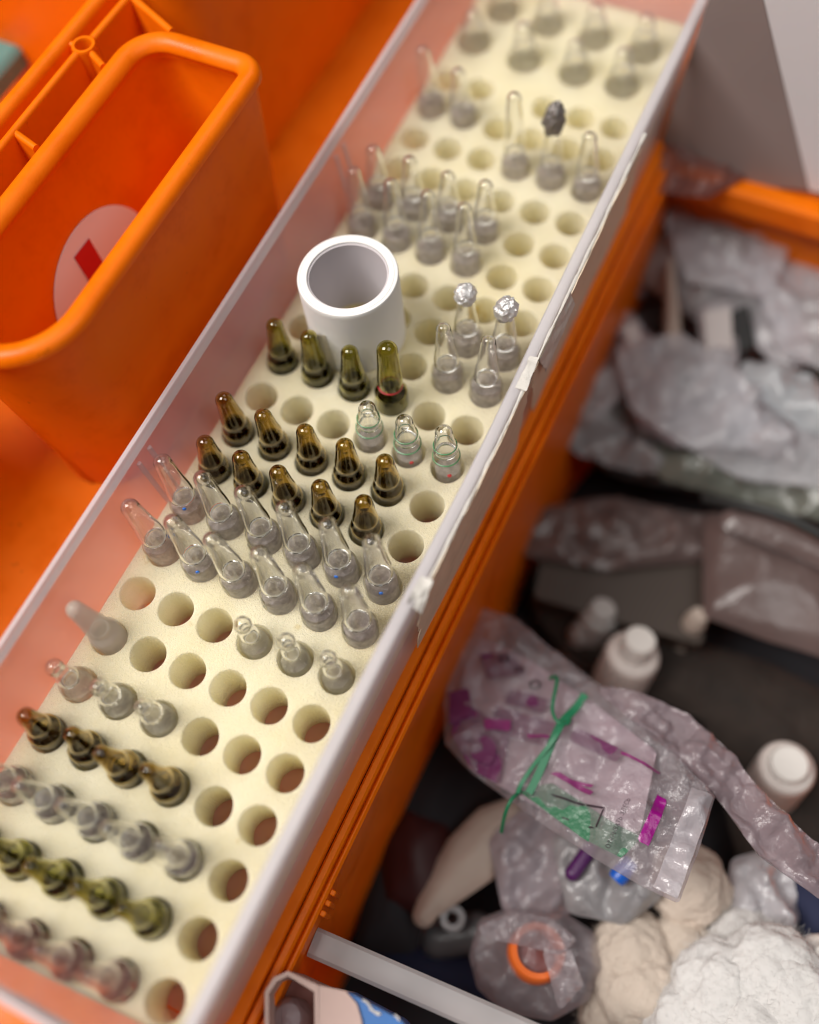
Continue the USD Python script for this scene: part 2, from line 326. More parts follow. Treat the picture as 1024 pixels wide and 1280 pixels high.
obj("middle_rib", wallstrip((-0.0948, 0.2604), (-0.0940, 0.2865), 0.0031, 0.0323, RB), "orange_plastic", b1)
obj("cross_rib", wallstrip((-0.1010, 0.2556), (-0.0995, 0.2558), 0.0020, 0.0323, RB - 0.0006), "orange_plastic", b1)
obj("cross_rib", wallstrip((-0.0912, 0.2545), (-0.0838, 0.2505), 0.0026, 0.0323, RB - 0.0006), "orange_plastic", b1)
obj("cross_rib", wallstrip((-0.0949, 0.2125), (-0.0845, 0.2095), 0.0026, 0.0323, RB - 0.0006), "orange_plastic", b1)
obj("cross_rib", wallstrip((-0.1010, 0.2880), (-0.0700, 0.2745), 0.0028, 0.0323, RB - 0.0006), "orange_plastic", b1)
boss = lathe([(0.0028, 0.034), (0.0047, 0.0325), (0.0046, RB - 0.001), (0.0042, RB), (0.0032, RB), (0.0028, RB - 0.001), (0.0026, 0.036), (0.0001, 0.036)], 32, (-0.0953, 0.2559, 0))
obj("screw_boss", boss, "orange_plastic", b1)
obj("rib_floor", box(-0.1030, -0.0845, 0.06, 0.2860, 0.0300, 0.0320), "orange_plastic", b1, smooth=False)
# sticker on the inside of the left wall (wall drafts inwards towards the floor)
t0, t1 = np.array([-0.0835 + 0.0062, 0, ZR]), np.array([-0.0835 + 0.0062 + 0.010, 0, DECK + 0.0005])
wn = np.array([ZR - DECK, 0, 0.010]); wn /= np.linalg.norm(wn)
def on_wall(u, v, off=0.0004):
    q = Rm.T @ np.array([(u - 512) / FPX, (v - 640) / FPX, 1.0]); t = ((t0 - C) @ wn) / (q @ wn); return C + t * q + wn * off
def wall_disc(c, ru, rv, th, mname, name, parent, n=48, label=None):
    wu = np.array([0, 1.0, 0]); wv = np.cross(wn, wu); a = np.arange(n) * 2 * PI / n
    r0 = c + ru * np.cos(a)[:, None] * wu + rv * np.sin(a)[:, None] * wv
    m = loft([r0, r0 + wn * th]); m.fix_normals(); return obj(name, m, mname, parent, label=label)
sc = on_wall(134, 352)
st = wall_disc(sc, 0.0285, 0.0285, 0.0004, "sticker_white", "sticker", b1, label="round white sticker with a red cross")
wu = np.array([0, 1.0, 0]); wv = np.cross(wn, wu)
def wall_quad(a, b, w, th):
    a = np.array(a); b = np.array(b); d = (b - a) / np.linalg.norm(b - a); s = np.cross(wn, d) * w / 2
    r = np.array([a - s, b - s, b + s, a + s]); m = loft([r, r + wn * th]); m.fix_normals(); return m
cA, cB = on_wall(99, 309, 0.001), on_wall(150, 392, 0.001)
obj("red_cross_bar", wall_quad(cA, cB, 0.0095, 0.0003), "sticker_red", st, smooth=False)
b2 = thing("organizer_bin", "second orange organiser bin, farther back with only its flank in view", "bin", (-0.12, 0.4, DECK))
def flank(rings):
    m = loft([np.array(r) for r in rings]); m.fix_normals(); return m
obj("shell", bin_shell(-0.20, -0.0755, 0.2885, 0.56, (0.02, 0.012, 0.016, 0.02), DECK + 0.0005, ZR + 0.004, dx=-0.02, dy=-0.005), "orange_plastic", b2, smooth=50)
b3 = thing("organizer_bin", "added third orange organiser bin, nearest and almost wholly beyond the left edge, shading the deck", "bin", (-0.15, 0.03, DECK))  # out-of-view bin added to keep the ceiling lamp off the deck
obj("shell", bin_shell(-0.20, -0.084, -0.04, 0.1238, (0.02, 0.016, 0.016, 0.02), DECK + 0.0005, ZR), "orange_plastic", b3, smooth=50)
pv = at(168, 2, 0.04)
obj("plum_cap", place(trimesh.creation.icosphere(3, 0.009), pv), "dark_plum", tag(thing("small_bottle", "dark plum coloured bottle top peeping out behind the bin's ribs", "bottle", pv), None), smooth=True)
tp = at(-6, 84, 0.02)
tl = thing("ampoule_pack", "teal and clear blister pack cut off by the left edge of the picture", "pack", tp)
obj("blister", box(tp[0] - 0.012, tp[0] + 0.003, tp[1] - 0.012, tp[1] + 0.016, tp[2] - 0.012, tp[2], 0.002), "teal_plastic", tl, smooth=False)

# ================================================================== TRAY
TX0, TX1, TY0, TY1 = -0.0095, 0.0845, -0.0100, 0.4222           # inside, at foam level
FT = 0.0235
def tray_ring(off, z, r=0.006, ro=0.0, zl=-1.0):
    d = 0.004 * z / 0.032                                          # walls lean outwards; ro: more room on the right side
    p = rrect(TX0 - d - off, TX1 + d + off, TY0 - d * 1.3 - off, TY1 + d * 1.2 + off, r + off, z, n=8, per=30)
    p[:, 2] = np.where(p[:, 0] > 0.04, z, np.maximum(z, zl))
    p[:, 0] += bow(p[:, 1]) + np.where(p[:, 0] > 0.04, bump(p[:, 1]) + ro, 0); return p
tray = thing("ampoule_tray", "long milky translucent plastic tray full of ampoules, torn tape on its right wall", "tray", (0.0375, 0.2, DECK + 0.0005))
ZT = 0.032
R = [tray_ring(0.0016, -FT - 0.0026, ro=0.0040), tray_ring(0.0019, -FT - 0.0018, ro=0.0042)] + [tray_ring(0.0019, z, ro=0.0042 * (ZT - z) / 0.058) for z in (-0.01, 0.005, 0.02, ZT - 0.0042)]
R += [tray_ring(0.0, z) for z in (ZT - 0.0042, 0.02, 0.005, -0.01, -FT - 0.0002)]; R.append(R[0] * 1.0)
m = loft(R, False, False); m.fix_normals(); obj("wall", m, "tray_plastic", tray, smooth=40)
m = loft([tray_ring(-0.0004, -FT - 0.0022), tray_ring(-0.0004, -FT - 0.0006)]); m.fix_normals(); obj("tray_floor", m, "tray_floor_plastic", tray, smooth=False)
R = [tray_ring(o, z, ro=q, zl=ZT - 0.0041) for o, z, q in ((0.0001, ZT - 0.004, 0), (0.0001, ZT - 0.0007, 0), (0.0007, ZT, 0), (0.0020, ZT, 0.0010), (0.0027, ZT - 0.0008, 0.0014), (0.0029, ZT - 0.006, 0.0014), (0.0031, ZT - 0.012, 0.0016), (0.0024, ZT - 0.012, 0.0014), (0.0021, ZT - 0.004, 0.0010))]
R.append(R[0]); m = loft(R, False, False); m.fix_normals(); obj("rim", m, "rim_plastic", tray, smooth=40)
def xl(z, y): return TX0 - 0.004 * z / 0.032 + bow(y)              # inner faces of the long walls
def xr(z, y): return TX1 + 0.004 * z / 0.032 + bow(y) + bump(y)
for y in (0.1345, 0.1410, 0.2780, 0.2845):                          # divider guides on the left wall
    r = [[(xl(z, y) + 0.0001, y - 0.0009, z), (xl(z, y) + 0.0012, y - 0.0006, z), (xl(z, y) + 0.0012, y + 0.0006, z), (xl(z, y) + 0.0001, y + 0.0009, z)] for z in (0.0004, 0.026)]
    m = loft(r); m.fix_normals(); obj("guide_rib", m, "tray_plastic", tray, smooth=False)
# torn masking tape along the outside of the right wall
rng = np.random.default_rng(5)
def tape(y0, y1, ztop, zbot, seed, off=0.0022, mname="masking_tape", label=None, slant=0.0):
    rg = np.random.default_rng(seed); n = 90; ys = np.linspace(y0, y1, n); rows = []
    e0, e1 = rg.normal(0, 0.0006, 14), rg.normal(0, 0.0006, 14)
    for k, t in enumerate(np.linspace(0, 1, 14)):
        y = np.linspace(y0 + e0[k] + slant * t, y1 + e1[k] + slant * t, n)
        zt = ztop + 0.0022 * (fbm(np.c_[y * 60, y * 0, y * 0 + seed], 4, seed) - 0.5) * 1.6
        z = zt + (zbot - zt) * t
        lift = off + 0.0013 * fbm(np.c_[y * 90, z * 140, y * 0 + seed], 3, seed) * (0.35 + 0.65 * (1 - t))
        rows.append(np.c_[xr(ZT, y) + lift - (ZT - z) * 0.075, y, z])
    v = np.array(rows); v2 = v.copy(); v2[..., 0] -= 0.00035; a = v.reshape(-1, 3); b = v2.reshape(-1, 3); f = quads(14, n, False)
    nb = len(a); edge = np.r_[np.arange(n), np.arange(1, 14) * n + n - 1, 13 * n + np.arange(n - 2, -1, -1), np.arange(12, 0, -1) * n]
    j = np.arange(len(edge)); e2 = edge[(j + 1) % len(edge)]
    side = np.vstack([np.c_[edge, e2, e2 + nb], np.c_[edge, e2 + nb, edge + nb]])
    m = trimesh.Trimesh(np.vstack([a, b]), np.vstack([f, f[:, ::-1] + nb, side]), process=False); m.fix_normals()
    obj("tape_strip", m, mname, tray, smooth=50, label=label)
tape(0.1275, 0.2115, 0.0310, -0.0190, 3, off=0.0048, label="beige masking tape strip with torn ends")
tape(0.2160, 0.3200, 0.0305, -0.0190, 8, off=0.0048, slant=0.012, label="rear beige masking tape strip with a ragged top edge")
def torn(y0, y1, seed):
    """the ragged whitish edge where the tape tore"""
    y = np.linspace(y0, y1, 140); k = np.c_[y * 130, y * 0, y * 0 + seed]; z = 0.0308 + 0.0030 * (fbm(k * 0.4, 4, seed) - 0.5); r = 0.00035 + 0.0010 * np.clip(fbm(k, 4, seed + 2) - 0.38, 0, 1)
    obj("torn_edge", tube(np.c_[xr(ZT, y) + 0.0046, y, z], r, 7), "torn_tape", tray, smooth=40, label="ragged whitish torn edge of the tape")
torn(0.1275, 0.2115, 4); torn(0.2180, 0.3260, 9)
def flap(pts, mname, label):
    """a torn bit of tape that stands off the rim"""
    p = np.array(pts); a, b, c_, d = p; n = 12; g = np.linspace(0, 1, n)
    v = np.array([[(a * (1 - s) + b * s) * (1 - t) + (d * (1 - s) + c_ * s) * t for s in g] for t in g])
    v += (fbm(v.reshape(-1, 3) * 260, 3, 4).reshape(n, n, 1) - 0.5) * 0.0025 * np.array([0.6, 0, 1.0])
    top = v.reshape(-1, 3); f = quads(n, n, False); m = trimesh.Trimesh(np.vstack([top, top - [0.0002, 0, 0.0003]]), np.vstack([f, f[:, ::-1] + n * n]), process=False)
    obj("tape_flap", m, mname, tray, smooth=60, label=label)
def rimpt(y, dx, dz): return (xr(ZT, y) + 0.0018 + dx, y, ZT + dz)
flap([rimpt(0.2060, 0.0005, 0.0006), rimpt(0.2060, 0.0042, 0.0006), rimpt(0.2190, 0.0034, 0.0012), rimpt(0.2190, 0.0004, 0.0008)], "torn_tape", "torn whitish tape flap folded over the rim")
flap([rimpt(0.1245, 0.0006, 0.0006), rimpt(0.1245, 0.0052, -0.0040), rimpt(0.1340, 0.0046, 0.0012), rimpt(0.1340, 0.0006, 0.0009)], "torn_tape", "small torn tape flap at the near end of the strip")
flap([rimpt(0.2190, 0.0038, 0.0006), rimpt(0.2230, 0.0052, -0.0120), rimpt(0.2480, 0.0054, -0.0060), rimpt(0.2480, 0.0036, 0.0008)], "torn_tape", "pale peeled tape edge")

# ================================================================== FOAM WITH HOLES
HP = {(5,0):(209,1248),(5,1):(246,1173),(5,2):(285,1102),(5,3):(322,1033),(4,3):(266,1010),(5,4):(357,967),(4,4):(302,944),(3,4):(250,921),
(5,5):(391,905),(4,5):(336,881),(3,5):(284,860),(2,5):(235,839),(1,5):(186,818),(2,6):(268,782),(1,6):(220,760),(0,6):(172,741),
(5,9):(509,680),(5,10):(534,631),(0,11):(327,495),(1,11):(372,512),(2,11):(418,530),(5,12):(583,537),(4,12):(537,521),(3,13):(513,459),(0,13):(378,407),
(3,14):(539,414),(5,15):(655,401),(4,15):(607,389),(3,15):(561,371),(2,15):(517,357),(5,16):(675,361),(4,16):(625,345),(5,17):(692,318),(4,17):(647,304),
(5,18):(712,279),(4,18):(668,266),(3,18):(626,252),(2,18):(583,237),(2,19):(601,200),(1,19):(561,185),(0,19):(520,173),(5,20):(753,200),(4,20):(710,186),(3,20):(668,174),(2,20):(620,160),(1,20):(581,148),(0,20):(539,138),
(5,21):(769,159),(4,21):(725,145),(3,21):(683,134),(1,21):(600,108),(0,21):(559,98)}
IJ = np.array(list(HP), float); XY = np.array([at(*p, 0)[:2] for p in HP.values()])
def basis(i, j):
    i = np.asarray(i, float) / 5; j = np.asarray(j, float) / 21
    return np.stack([1 + 0 * i, i, j, i * j, i * i * 0.0 + j * j, j ** 3, i * j * j], -1)
COEF = np.linalg.lstsq(basis(IJ[:, 0], IJ[:, 1]), XY, rcond=None)[0]
def hole(i, j): return basis(i, j) @ COEF
holes = [(*hole(i, j), 0.0060) for j in range(22) for i in range(6) if not (j == 21 and i == 2)]
BIG = [at(u, v, 0)[:2] for u, v in ((593, 53), (656, 75), (720, 92), (778, 107), (629, 14), (685, 31), (744, 48), (805, 65))]
holes = [h for h in holes if min(np.hypot(h[0] - b[0], h[1] - b[1]) for b in BIG) > 0.0155] + [(b[0], b[1], 0.0072) for b in BIG]
FX0, FX1, FY0, FY1 = TX0 + 0.0004, TX1 - 0.0004, TY0 + 0.0004, TY1 - 0.0004
ol = rrect(FX0, FX1, FY0, FY1, 0.005, 0, n=6, per=40)[:, :2]; ol[:, 0] += bow(ol[:, 1])
NH = 40; ang = np.arange(NH) * 2 * PI / NH
def hring(h, dr, z):
    w = 1 + 0.012 * np.sin(3 * ang + h[0] * 900) + 0.010 * np.sin(2 * ang + h[1] * 700)
    return np.c_[h[0] + (h[2] + dr) * w * np.cos(ang), h[1] + (h[2] + dr) * w * np.sin(ang), np.full(NH, z)]
V, F = [], []
def add(v, f):
    n = sum(len(x) for x in V); V.append(np.asarray(v, float)); F.append(np.asarray(f) + n)
def sheet(dr, z, up):
    poly = Polygon(ol, [hring(h, dr, 0)[:, :2] for h in holes])
    v, f = trimesh.creation.triangulate_polygon(poly, engine="earcut")
    v = np.asarray(v)[:, :2]; a, b, c_ = (v[f[:, k]] for k in range(3)); cr = (b[:, 0] - a[:, 0]) * (c_[:, 1] - a[:, 1]) - (b[:, 1] - a[:, 1]) * (c_[:, 0] - a[:, 0])
    f = np.where(((cr > 0) == up)[:, None], f, f[:, ::-1]); add(np.c_[v, np.full(len(v), z)], f)
sheet(0.00045, 0.0, True); sheet(0.0, -FT, False)
for h in holes:
    rg = [hring(h, 0.00045, 0.0), hring(h, 0.0002, -0.0001), hring(h, 0.00003, -0.0004), hring(h, 0, -0.0012), hring(h, 0.0, -FT)]
    add(np.vstack(rg), quads(len(rg), NH))                                                        # faces look into the hole
o3 = [np.c_[ol, np.full(len(ol), z)] for z in (0.0, -FT)]; add(np.vstack(o3), quads(2, len(ol))[:, ::-1])
fm = trimesh.Trimesh(np.vstack(V), np.vstack(F), process=False)
# hole walls: the cylinder ring order above makes them face inwards; check one and flip all if needed
foam = obj("foam_block", fm, "foam", smooth=40)
tag(foam, "cream foam block with rows of round holes lying in the tray", "foam")

# ================================================================== AMPOULES
def ampoule_profile(R, H, neck, tip, zs=0.0035, bulb=0.0):
    """outer profile (radius, height), foam level at 0, standing on the tray floor"""
    p = [(0.0001, -FT + 0.0012), (R * 0.6, -FT + 0.0004), (R * 0.92, -FT + 0.0005), (R, -FT + 0.0014), (R, zs * 0.4), (R * 0.995, zs)]
    zn = zs + 0.0042
    for t in np.linspace(0.12, 1, 9):
        s = 0.5 - 0.5 * math.cos(PI * t); p.append((R + (neck * 0.94 - R) * s, zs + (zn - zs) * t))
    for t in np.linspace(0.08, 1, 10):
        z = zn + (H - tip - zn) * t; r = neck + (tip - neck) * t + 0.05 * neck * math.sin(PI * min(t * 2.2, 1))
        if bulb: r += bulb * math.exp(-((t - 1.0) / 0.16) ** 2) - bulb * 0.7 * math.exp(-((t - 0.68) / 0.16) ** 2)
        p.append((r, z))
    r = p[-1][0]; z = p[-1][1]
    for a in np.linspace(0, PI / 2, 9)[1:]: p.append((max(r * math.cos(a), 0.0001), z + r * math.sin(a)))
    return np.array(p)
def inset(p, w):
    d = np.gradient(p, axis=0); n = np.c_[-d[:, 1], d[:, 0]]; n /= np.linalg.norm(n, axis=1, keepdims=True); q = p + n * w
    q[:, 0] = np.maximum(q[:, 0], 0.0001); q[0, 0] = q[-1, 0] = 0.0001; q[0, 1] = p[0, 1] + w; q[-1, 1] = p[-1, 1] - w
    return q
ORD = ["leftmost", "second from the left wall", "third from the left wall", "fourth from the left wall", "fifth from the left wall", "rightmost"]
def rnd(a, b): return random.uniform(a, b)
random.seed(11)
def ampoule(base, tip, H, R, neck, tipr, gl, liq, level, label, group, dots=(), rings=(), foil=None, bulb=0.0, zs=0.0035, seg=40, w=0.0006):
    """base, tip: points of its axis at foam level and at height H"""
    b = np.array([*base, 0.0]); ax = np.array(tip, float) - b; L = np.linalg.norm(ax); ax = ax / L
    t = thing("ampoule", label, "ampoule", b, group)
    pr = ampoule_profile(R, L, neck, tipr, zs, bulb); inn = inset(pr, w)
    
    if gl in ("clear_glass", "pink_glass") and b[1] > 0.055:
        obj("glass_body", lathe(pr[:15], seg, b, ax), gl.replace("glass", "body"), t, smooth=70)
        obj("glass_stem", lathe(np.vstack([pr[14:], inn[14:][::-1], pr[14:15]]), seg, b, ax), gl, t, smooth=70)
    else:
        obj("glass", lathe(np.vstack([pr, inn[::-1]]), seg, b, ax), gl, t, smooth=70)
    if liq:
        k = inn[inn[:, 1] < level]; k = k.copy(); k[:, 0] = np.maximum(k[:, 0] - 0.00006, 0.0001); k[0, 0] = 0.0001; r = np.interp(level, inn[:, 1], inn[:, 0]) - 0.00006; k[0, 1] += 0.0001
        k = np.vstack([k, [(r, level - 0.0001), (r * 0.9, level - 0.00035), (r * 0.5, level - 0.0006), (0.0001, level - 0.0007)]])
        l = lathe(k, seg, b, ax); obj("liquid", l, liq, t, smooth=50)
    zc_ = zs + 0.0042; rn = np.interp(zc_, pr[:, 1], pr[:, 0]) - w - 0.0003; hr = 0.00022
    obj("neck_ring", lathe([(rn - hr * math.cos(q), zc_ + hr * 1.3 * math.sin(q)) for q in np.linspace(0, 2 * PI, 9)], seg, b, ax), "dark_ring" if "clear" not in gl and "pink" not in gl and "frost" not in gl else "glass_ring", t)
    T = trimesh.geometry.align_vectors([0, 0, 1], ax)[:3, :3]
    def surf(phi, z, off=0.0): r = np.interp(z, pr[:, 1], pr[:, 0]) + off; return b + T @ np.array([r * math.cos(phi), r * math.sin(phi), z])
    for phi, z, mname, rad in dots:
        c = surf(phi, z, 0.0); n = c - surf(phi, z, -0.002); n /= np.linalg.norm(n)
        d = lathe([(0.0001, -0.0002), (rad, -0.0002), (rad * 0.9, 0.0002), (0.0001, 0.0003)], 14, c, n); obj("dot", d, mname, t)
    for z, mname in rings:
        r = np.interp(z, pr[:, 1], pr[:, 0]); k = [(r - 0.0001, z - 0.0003), (r + 0.00015, z - 0.0002), (r + 0.00015, z + 0.0002), (r - 0.0001, z + 0.0003), (r - 0.0001, z - 0.0003)]
        obj("colour_ring", lathe(k, seg, b, ax), mname, t)
    if foil:
        s = trimesh.creation.icosphere(3, 1.0); q = s.vertices; d = 1 + 0.5 * (fbm(q * 3.1 + rnd(0, 50), 3, 2) - 0.5)
        s.vertices = q * d[:, None] * np.array([tipr * 1.5, tipr * 1.5, tipr * foil[1]]); s = place(s, b + ax * (L - tipr * 0.9), ax + np.array([foil[2], 0, 0])); obj("foil_cap", s, foil[0], t, smooth=25)
    return t
AMB = ("amber_glass", "amber_liquid"); CLR = ("clear_glass", "lilac_liquid"); OLV = ("olive_glass", "olive_liquid")
def row(items, spec):
    for k, ((i, j), tip, extra) in enumerate(items):
        s = dict(spec); s.update(extra or {}); H = s.pop("H") * (1 + rnd(-0.02, 0.02)); b = hole(i, j) + np.array([rnd(-4, 4), rnd(-4, 4)]) * 1e-4
        s.pop("lean", 0); hs = np.linspace(0.86, 1.16, 31) * H; q = [np.linalg.norm(at(*tip, h_ - s["tipr"] * 0.6)[:2] - b) for h_ in hs]
        H = hs[int(np.argmin(q))]; d = at(*tip, H - s["tipr"] * 0.6)[:2] - b; q = np.linalg.norm(d); lim = 0.11 * H
        if q > lim: d *= lim / q
        lab = s.pop("text"); lab = lab if isinstance(lab, str) else lab[k]
        s["level"] = s.get("level", 0.004) + rnd(-0.001, 0.001)
        ampoule(b, (*(b + d), H), H, label=lab, **s)
G = "ampoules standing in the foam"
def lbl(n, text, names=None): return [text.format(x) for x in (names or ORD)[:n]]
four = ["leftmost", "second from left", "third from left", "rightmost"]; three = ["leftmost", "middle", "rightmost"]; five = ["leftmost", "second from left", "third from left", "fourth from left", "rightmost"]; six = five[:4] + ["fifth from left", "rightmost"]
pk = dict(H=0.021, R=0.0056, neck=0.0039, tipr=0.0027, gl="pink_glass", liq="pink_liquid", group=G)
row([((1, 0), (-20, 1135), None), ((2, 0), (5, 1150), None), ((3, 0), (41, 1175), None), ((4, 0), (86, 1199), dict(dots=[(-0.6, 0.002, "red_dot", 0.0006), (0.2, 0.002, "red_dot", 0.0006)]))],
    dict(pk, text=lbl(4, "pinkish clear glass ampoule in the nearest row at the tray's near end, {}", four)))
row([((0, 1), (-40, 1050), None), ((1, 1), (-10, 1055), None), ((2, 1), (33, 1074), None), ((3, 1), (88, 1099), None), ((4, 1), (146, 1130), None)],
    dict(H=0.020, R=0.0056, neck=0.0040, tipr=0.0027, gl=OLV[0], liq=OLV[1], group=G, level=0.003, text=lbl(5, "olive green glass ampoule in the second row from the near end, {}", five)))
row([((0, 2), (-25, 955), None), ((1, 2), (21, 979), None), ((2, 2), (76, 1006), None), ((3, 2), (129, 1033), None), ((4, 2), (201, 1057), None)],
    dict(H=0.0215, R=0.0057, neck=0.0040, tipr=0.0026, gl=CLR[0], liq=CLR[1], group=G, level=0.005, text=lbl(5, "lilac tinted clear ampoule between the olive and the dark brown row, {}", five)))
row([((0, 3), (31, 894), None), ((1, 3), (90, 917), None), ((2, 3), (121, 939), None), ((3, 3), (184, 962), None)],
    dict(H=0.0190, R=0.0056, neck=0.0040, tipr=0.0028, gl=AMB[0], liq=AMB[1], group=G, level=0.003, text=lbl(4, "dark amber ampoule in the front brown row of four, {}", four)))
row([((0, 4), (66, 833), None), ((1, 4), (122, 858), None), ((2, 4), (178, 883), None)],
    dict(H=0.0185, R=0.0055, neck=0.0037, tipr=0.0023, gl="clear_glass", liq="water_liquid", group=G, level=0.001, bulb=0.0005, text=lbl(3, "clear colourless ampoule in the row of three behind the front brown row, {}", three)))
row([((0, 5), (83, 758), None)], dict(H=0.024, R=0.0056, neck=0.0042, tipr=0.0030, gl="frosted_glass", liq="water_liquid", group=None, level=0.001, text=["lone frosted clear ampoule leaning towards the left tray wall"]))
row([((3, 6), (301, 778), None), ((4, 6), (357, 800), None), ((5, 6), (406, 818), None)],
    dict(H=0.0150, R=0.0052, neck=0.0032, tipr=0.0024, gl="clear_glass", liq="water_liquid", group=G, level=0.001, bulb=0.0005, zs=0.001, text=lbl(3, "short clear ampoule with a round bulb tip, row of three among empty holes, {}", three)))
tall = dict(H=0.0285, R=0.0060, neck=0.0046, tipr=0.0030, gl=CLR[0], liq=CLR[1], group=G, level=0.0062, zs=0.0050, lean=0.0085)
bd = lambda a, z=0.0065: dict(dots=[(a, z, "blue_dot", 0.0007)])
row([((0, 7), (155, 629), bd(0.6, 0.008)), ((1, 7), (212, 648), bd(-0.9)), ((2, 7), (263, 673), None), ((3, 7), (323, 690), None), ((4, 7), (377, 711), None), ((5, 7), (436, 737), None)],
    dict(tall, text=lbl(6, "tall clear ampoule of the front row of six in mid tray, {}", six)))
row([((0, 8), (199, 571), bd(-0.9, 0.008)), ((1, 8), (249, 590), None), ((2, 8), (301, 611), None), ((3, 8), (354, 630), None), ((4, 8), (408, 650), bd(-1.2)), ((5, 8), (464, 675), bd(-1.0))],
    dict(tall, text=lbl(6, "tall clear ampoule just in front of the amber rows, {}", six)))
amb = dict(H=0.0215, R=0.0055, neck=0.0044, tipr=0.0031, gl=AMB[0], liq=AMB[1], group=G, level=0.0045, zs=0.003)
row([((0, 9), (256, 552), None), ((1, 9), (301, 571), None), ((2, 9), (347, 590), None), ((3, 9), (400, 608), None), ((4, 9), (455, 627), None)],
    dict(amb, text=lbl(5, "amber ampoule of the front of two mid tray amber rows, {}", five)))
row([((0, 10), (279, 498), None), ((1, 10), (328, 519), None), ((2, 10), (381, 538), None), ((3, 10), (431, 556), None), ((4, 10), (481, 576), None)],
    dict(amb, text=lbl(5, "amber ampoule of the rear of two mid tray amber rows, {}", five)))
row([((3, 11), (459, 509), None), ((4, 11), (505, 526), dict(dots=[(-0.9, 0.002, "red_dot", 0.0008)])), ((5, 11), (554, 537), dict(dots=[(-0.9, 0.002, "red_dot", 0.0008)]))],
    dict(H=0.0205, R=0.0050, neck=0.0043, tipr=0.0030, gl="clear_glass", liq="lilac_liquid", group=G, level=0.001, zs=0.006, rings=[(0.0075, "green_ring"), (0.0135, "green_ring")],
         text=lbl(3, "clear ampoule with green colour rings behind the amber rows, {}", three)))
row([((0, 12), (343, 405), None), ((1, 12), (386, 420), None), ((2, 12), (437, 439), None)],
    dict(amb, gl="olive_glass", liq="amber_liquid", H=0.024, text=lbl(3, "brownish amber ampoule in front of the white tape roll, {}", three)))
row([((3, 12), (484, 434), None)], dict(H=0.0275, R=0.0060, neck=0.0045, tipr=0.0037, gl="olive_glass", liq="olive_liquid", group=None, level=0.0065, zs=0.006, rings=[(0.0098, "red_dot")], text=["big dark olive ampoule beside the white tape roll's lower right"]))
row([((4, 13), (554, 409), None), ((5, 13), (611, 425), None)], dict(tall, H=0.0265, lean=0.004, tipr=0.0026, text=["clear uncapped ampoule, left of the pair in front of the foil capped ones", "clear uncapped ampoule, right of the pair in front of the foil capped ones"]))
row([((4, 14), (582, 366), dict(foil=("foil", 1.5, 0.0))), ((5, 14), (633, 384), dict(foil=("foil", 1.9, 0.35)))], dict(tall, H=0.0255, lean=0.004, tipr=0.0027, text=["clear ampoule capped with a white foil ball, left one", "clear ampoule capped with crumpled foil beside the right wall"]))
far = dict(H=0.0265, R=0.0057, neck=0.0044, tipr=0.0028, gl=CLR[0], liq=CLR[1], group=G, level=0.005, lean=0.006, zs=0.005)
row([((0, 16), (440, 203), None), ((1, 16), (488, 228), None), ((2, 16), (535, 240), None), ((3, 16), (580, 258), None)], dict(far, text=lbl(4, "clear ampoule in the cluster behind the tape roll, front line, {}", four)))
row([((0, 17), (466, 186), None), ((1, 17), (512, 200), None), ((2, 17), (560, 219), None), ((3, 17), (607, 230), None)], dict(far, text=lbl(4, "clear ampoule in the cluster behind the tape roll, rear line, {}", four)))
row([((3, 19), (641, 116), dict(H=0.031)), ((4, 19), (693, 145), dict(foil=("dark_foil", 2.6, 0.1), R=0.0060)), ((5, 19), (737, 170), None)],
    dict(far, lean=0.006, text=["slim tall clear ampoule, left of the three in the far part", "clear ampoule with a dark pointed foil cap in the far part", "clear ampoule near the right wall in the far part"]))
row([((0, 20), (528, 62), None), ((1, 20), (572, 90), None)], dict(far, H=0.026, text=["blurred clear ampoule by the far left wall, left of two", "blurred clear ampoule by the far left wall, right of two"]))
bigtxt = ["front row, " + x for x in four] + ["back row, " + x for x in four]
for k, b in enumerate(BIG):
    H = 0.016 + 0.002 * (k % 2); ampoule(b, (b[0] - 0.0015, b[1] + 0.001, H), H, 0.0068, 0.0050, 0.0036, "clear_glass", "water_liquid", 0.0, "wide clear vial at the far end of the foam, " + bigtxt[k], G, zs=0.003)

# ================================================================== TAPE ROLL
rcx, rcy = 0.0220, 0.2238; RH = 0.035
roll = thing("tape_roll", "white roll of adhesive tape standing upright on the foam", "tape", (rcx, rcy, 0))
Ro, Ri = 0.0177, 0.0136; tw = []
a = np.linspace(0, 2 * PI, 97)[:-1]; ringsT = []
prof = [(Ri + 0.0007, 0.0003), (Ro - 0.0003, 0.0003), (Ro, 0.0007)] + [(Ro + 0.00003 * math.sin(z * 4000), z) for z in np.linspace(0.002, RH - 0.002, 16)] + [(Ro, RH - 0.0006), (Ro - 0.0003, RH), (Ro - 0.0009, RH + 0.0001), (Ro - 0.0013, RH - 0.00015), (Ro - 0.0016, RH + 0.0001), (Ri + 0.0007, RH), (Ri + 0.0007, 0.0003)]
m = lathe(prof, 96, (rcx, rcy, 0)); m.fix_normals(); obj("tape", m, "white_tape", roll, smooth=40)
m = lathe([(Ri, 0.0002), (Ri + 0.0006, 0.0002), (Ri + 0.0006, RH - 0.0008), (Ri, RH - 0.0008), (Ri, 0.0002)], 96, (rcx, rcy, 0)); m.fix_normals(); obj("core", m, "roll_core", roll, smooth=40)
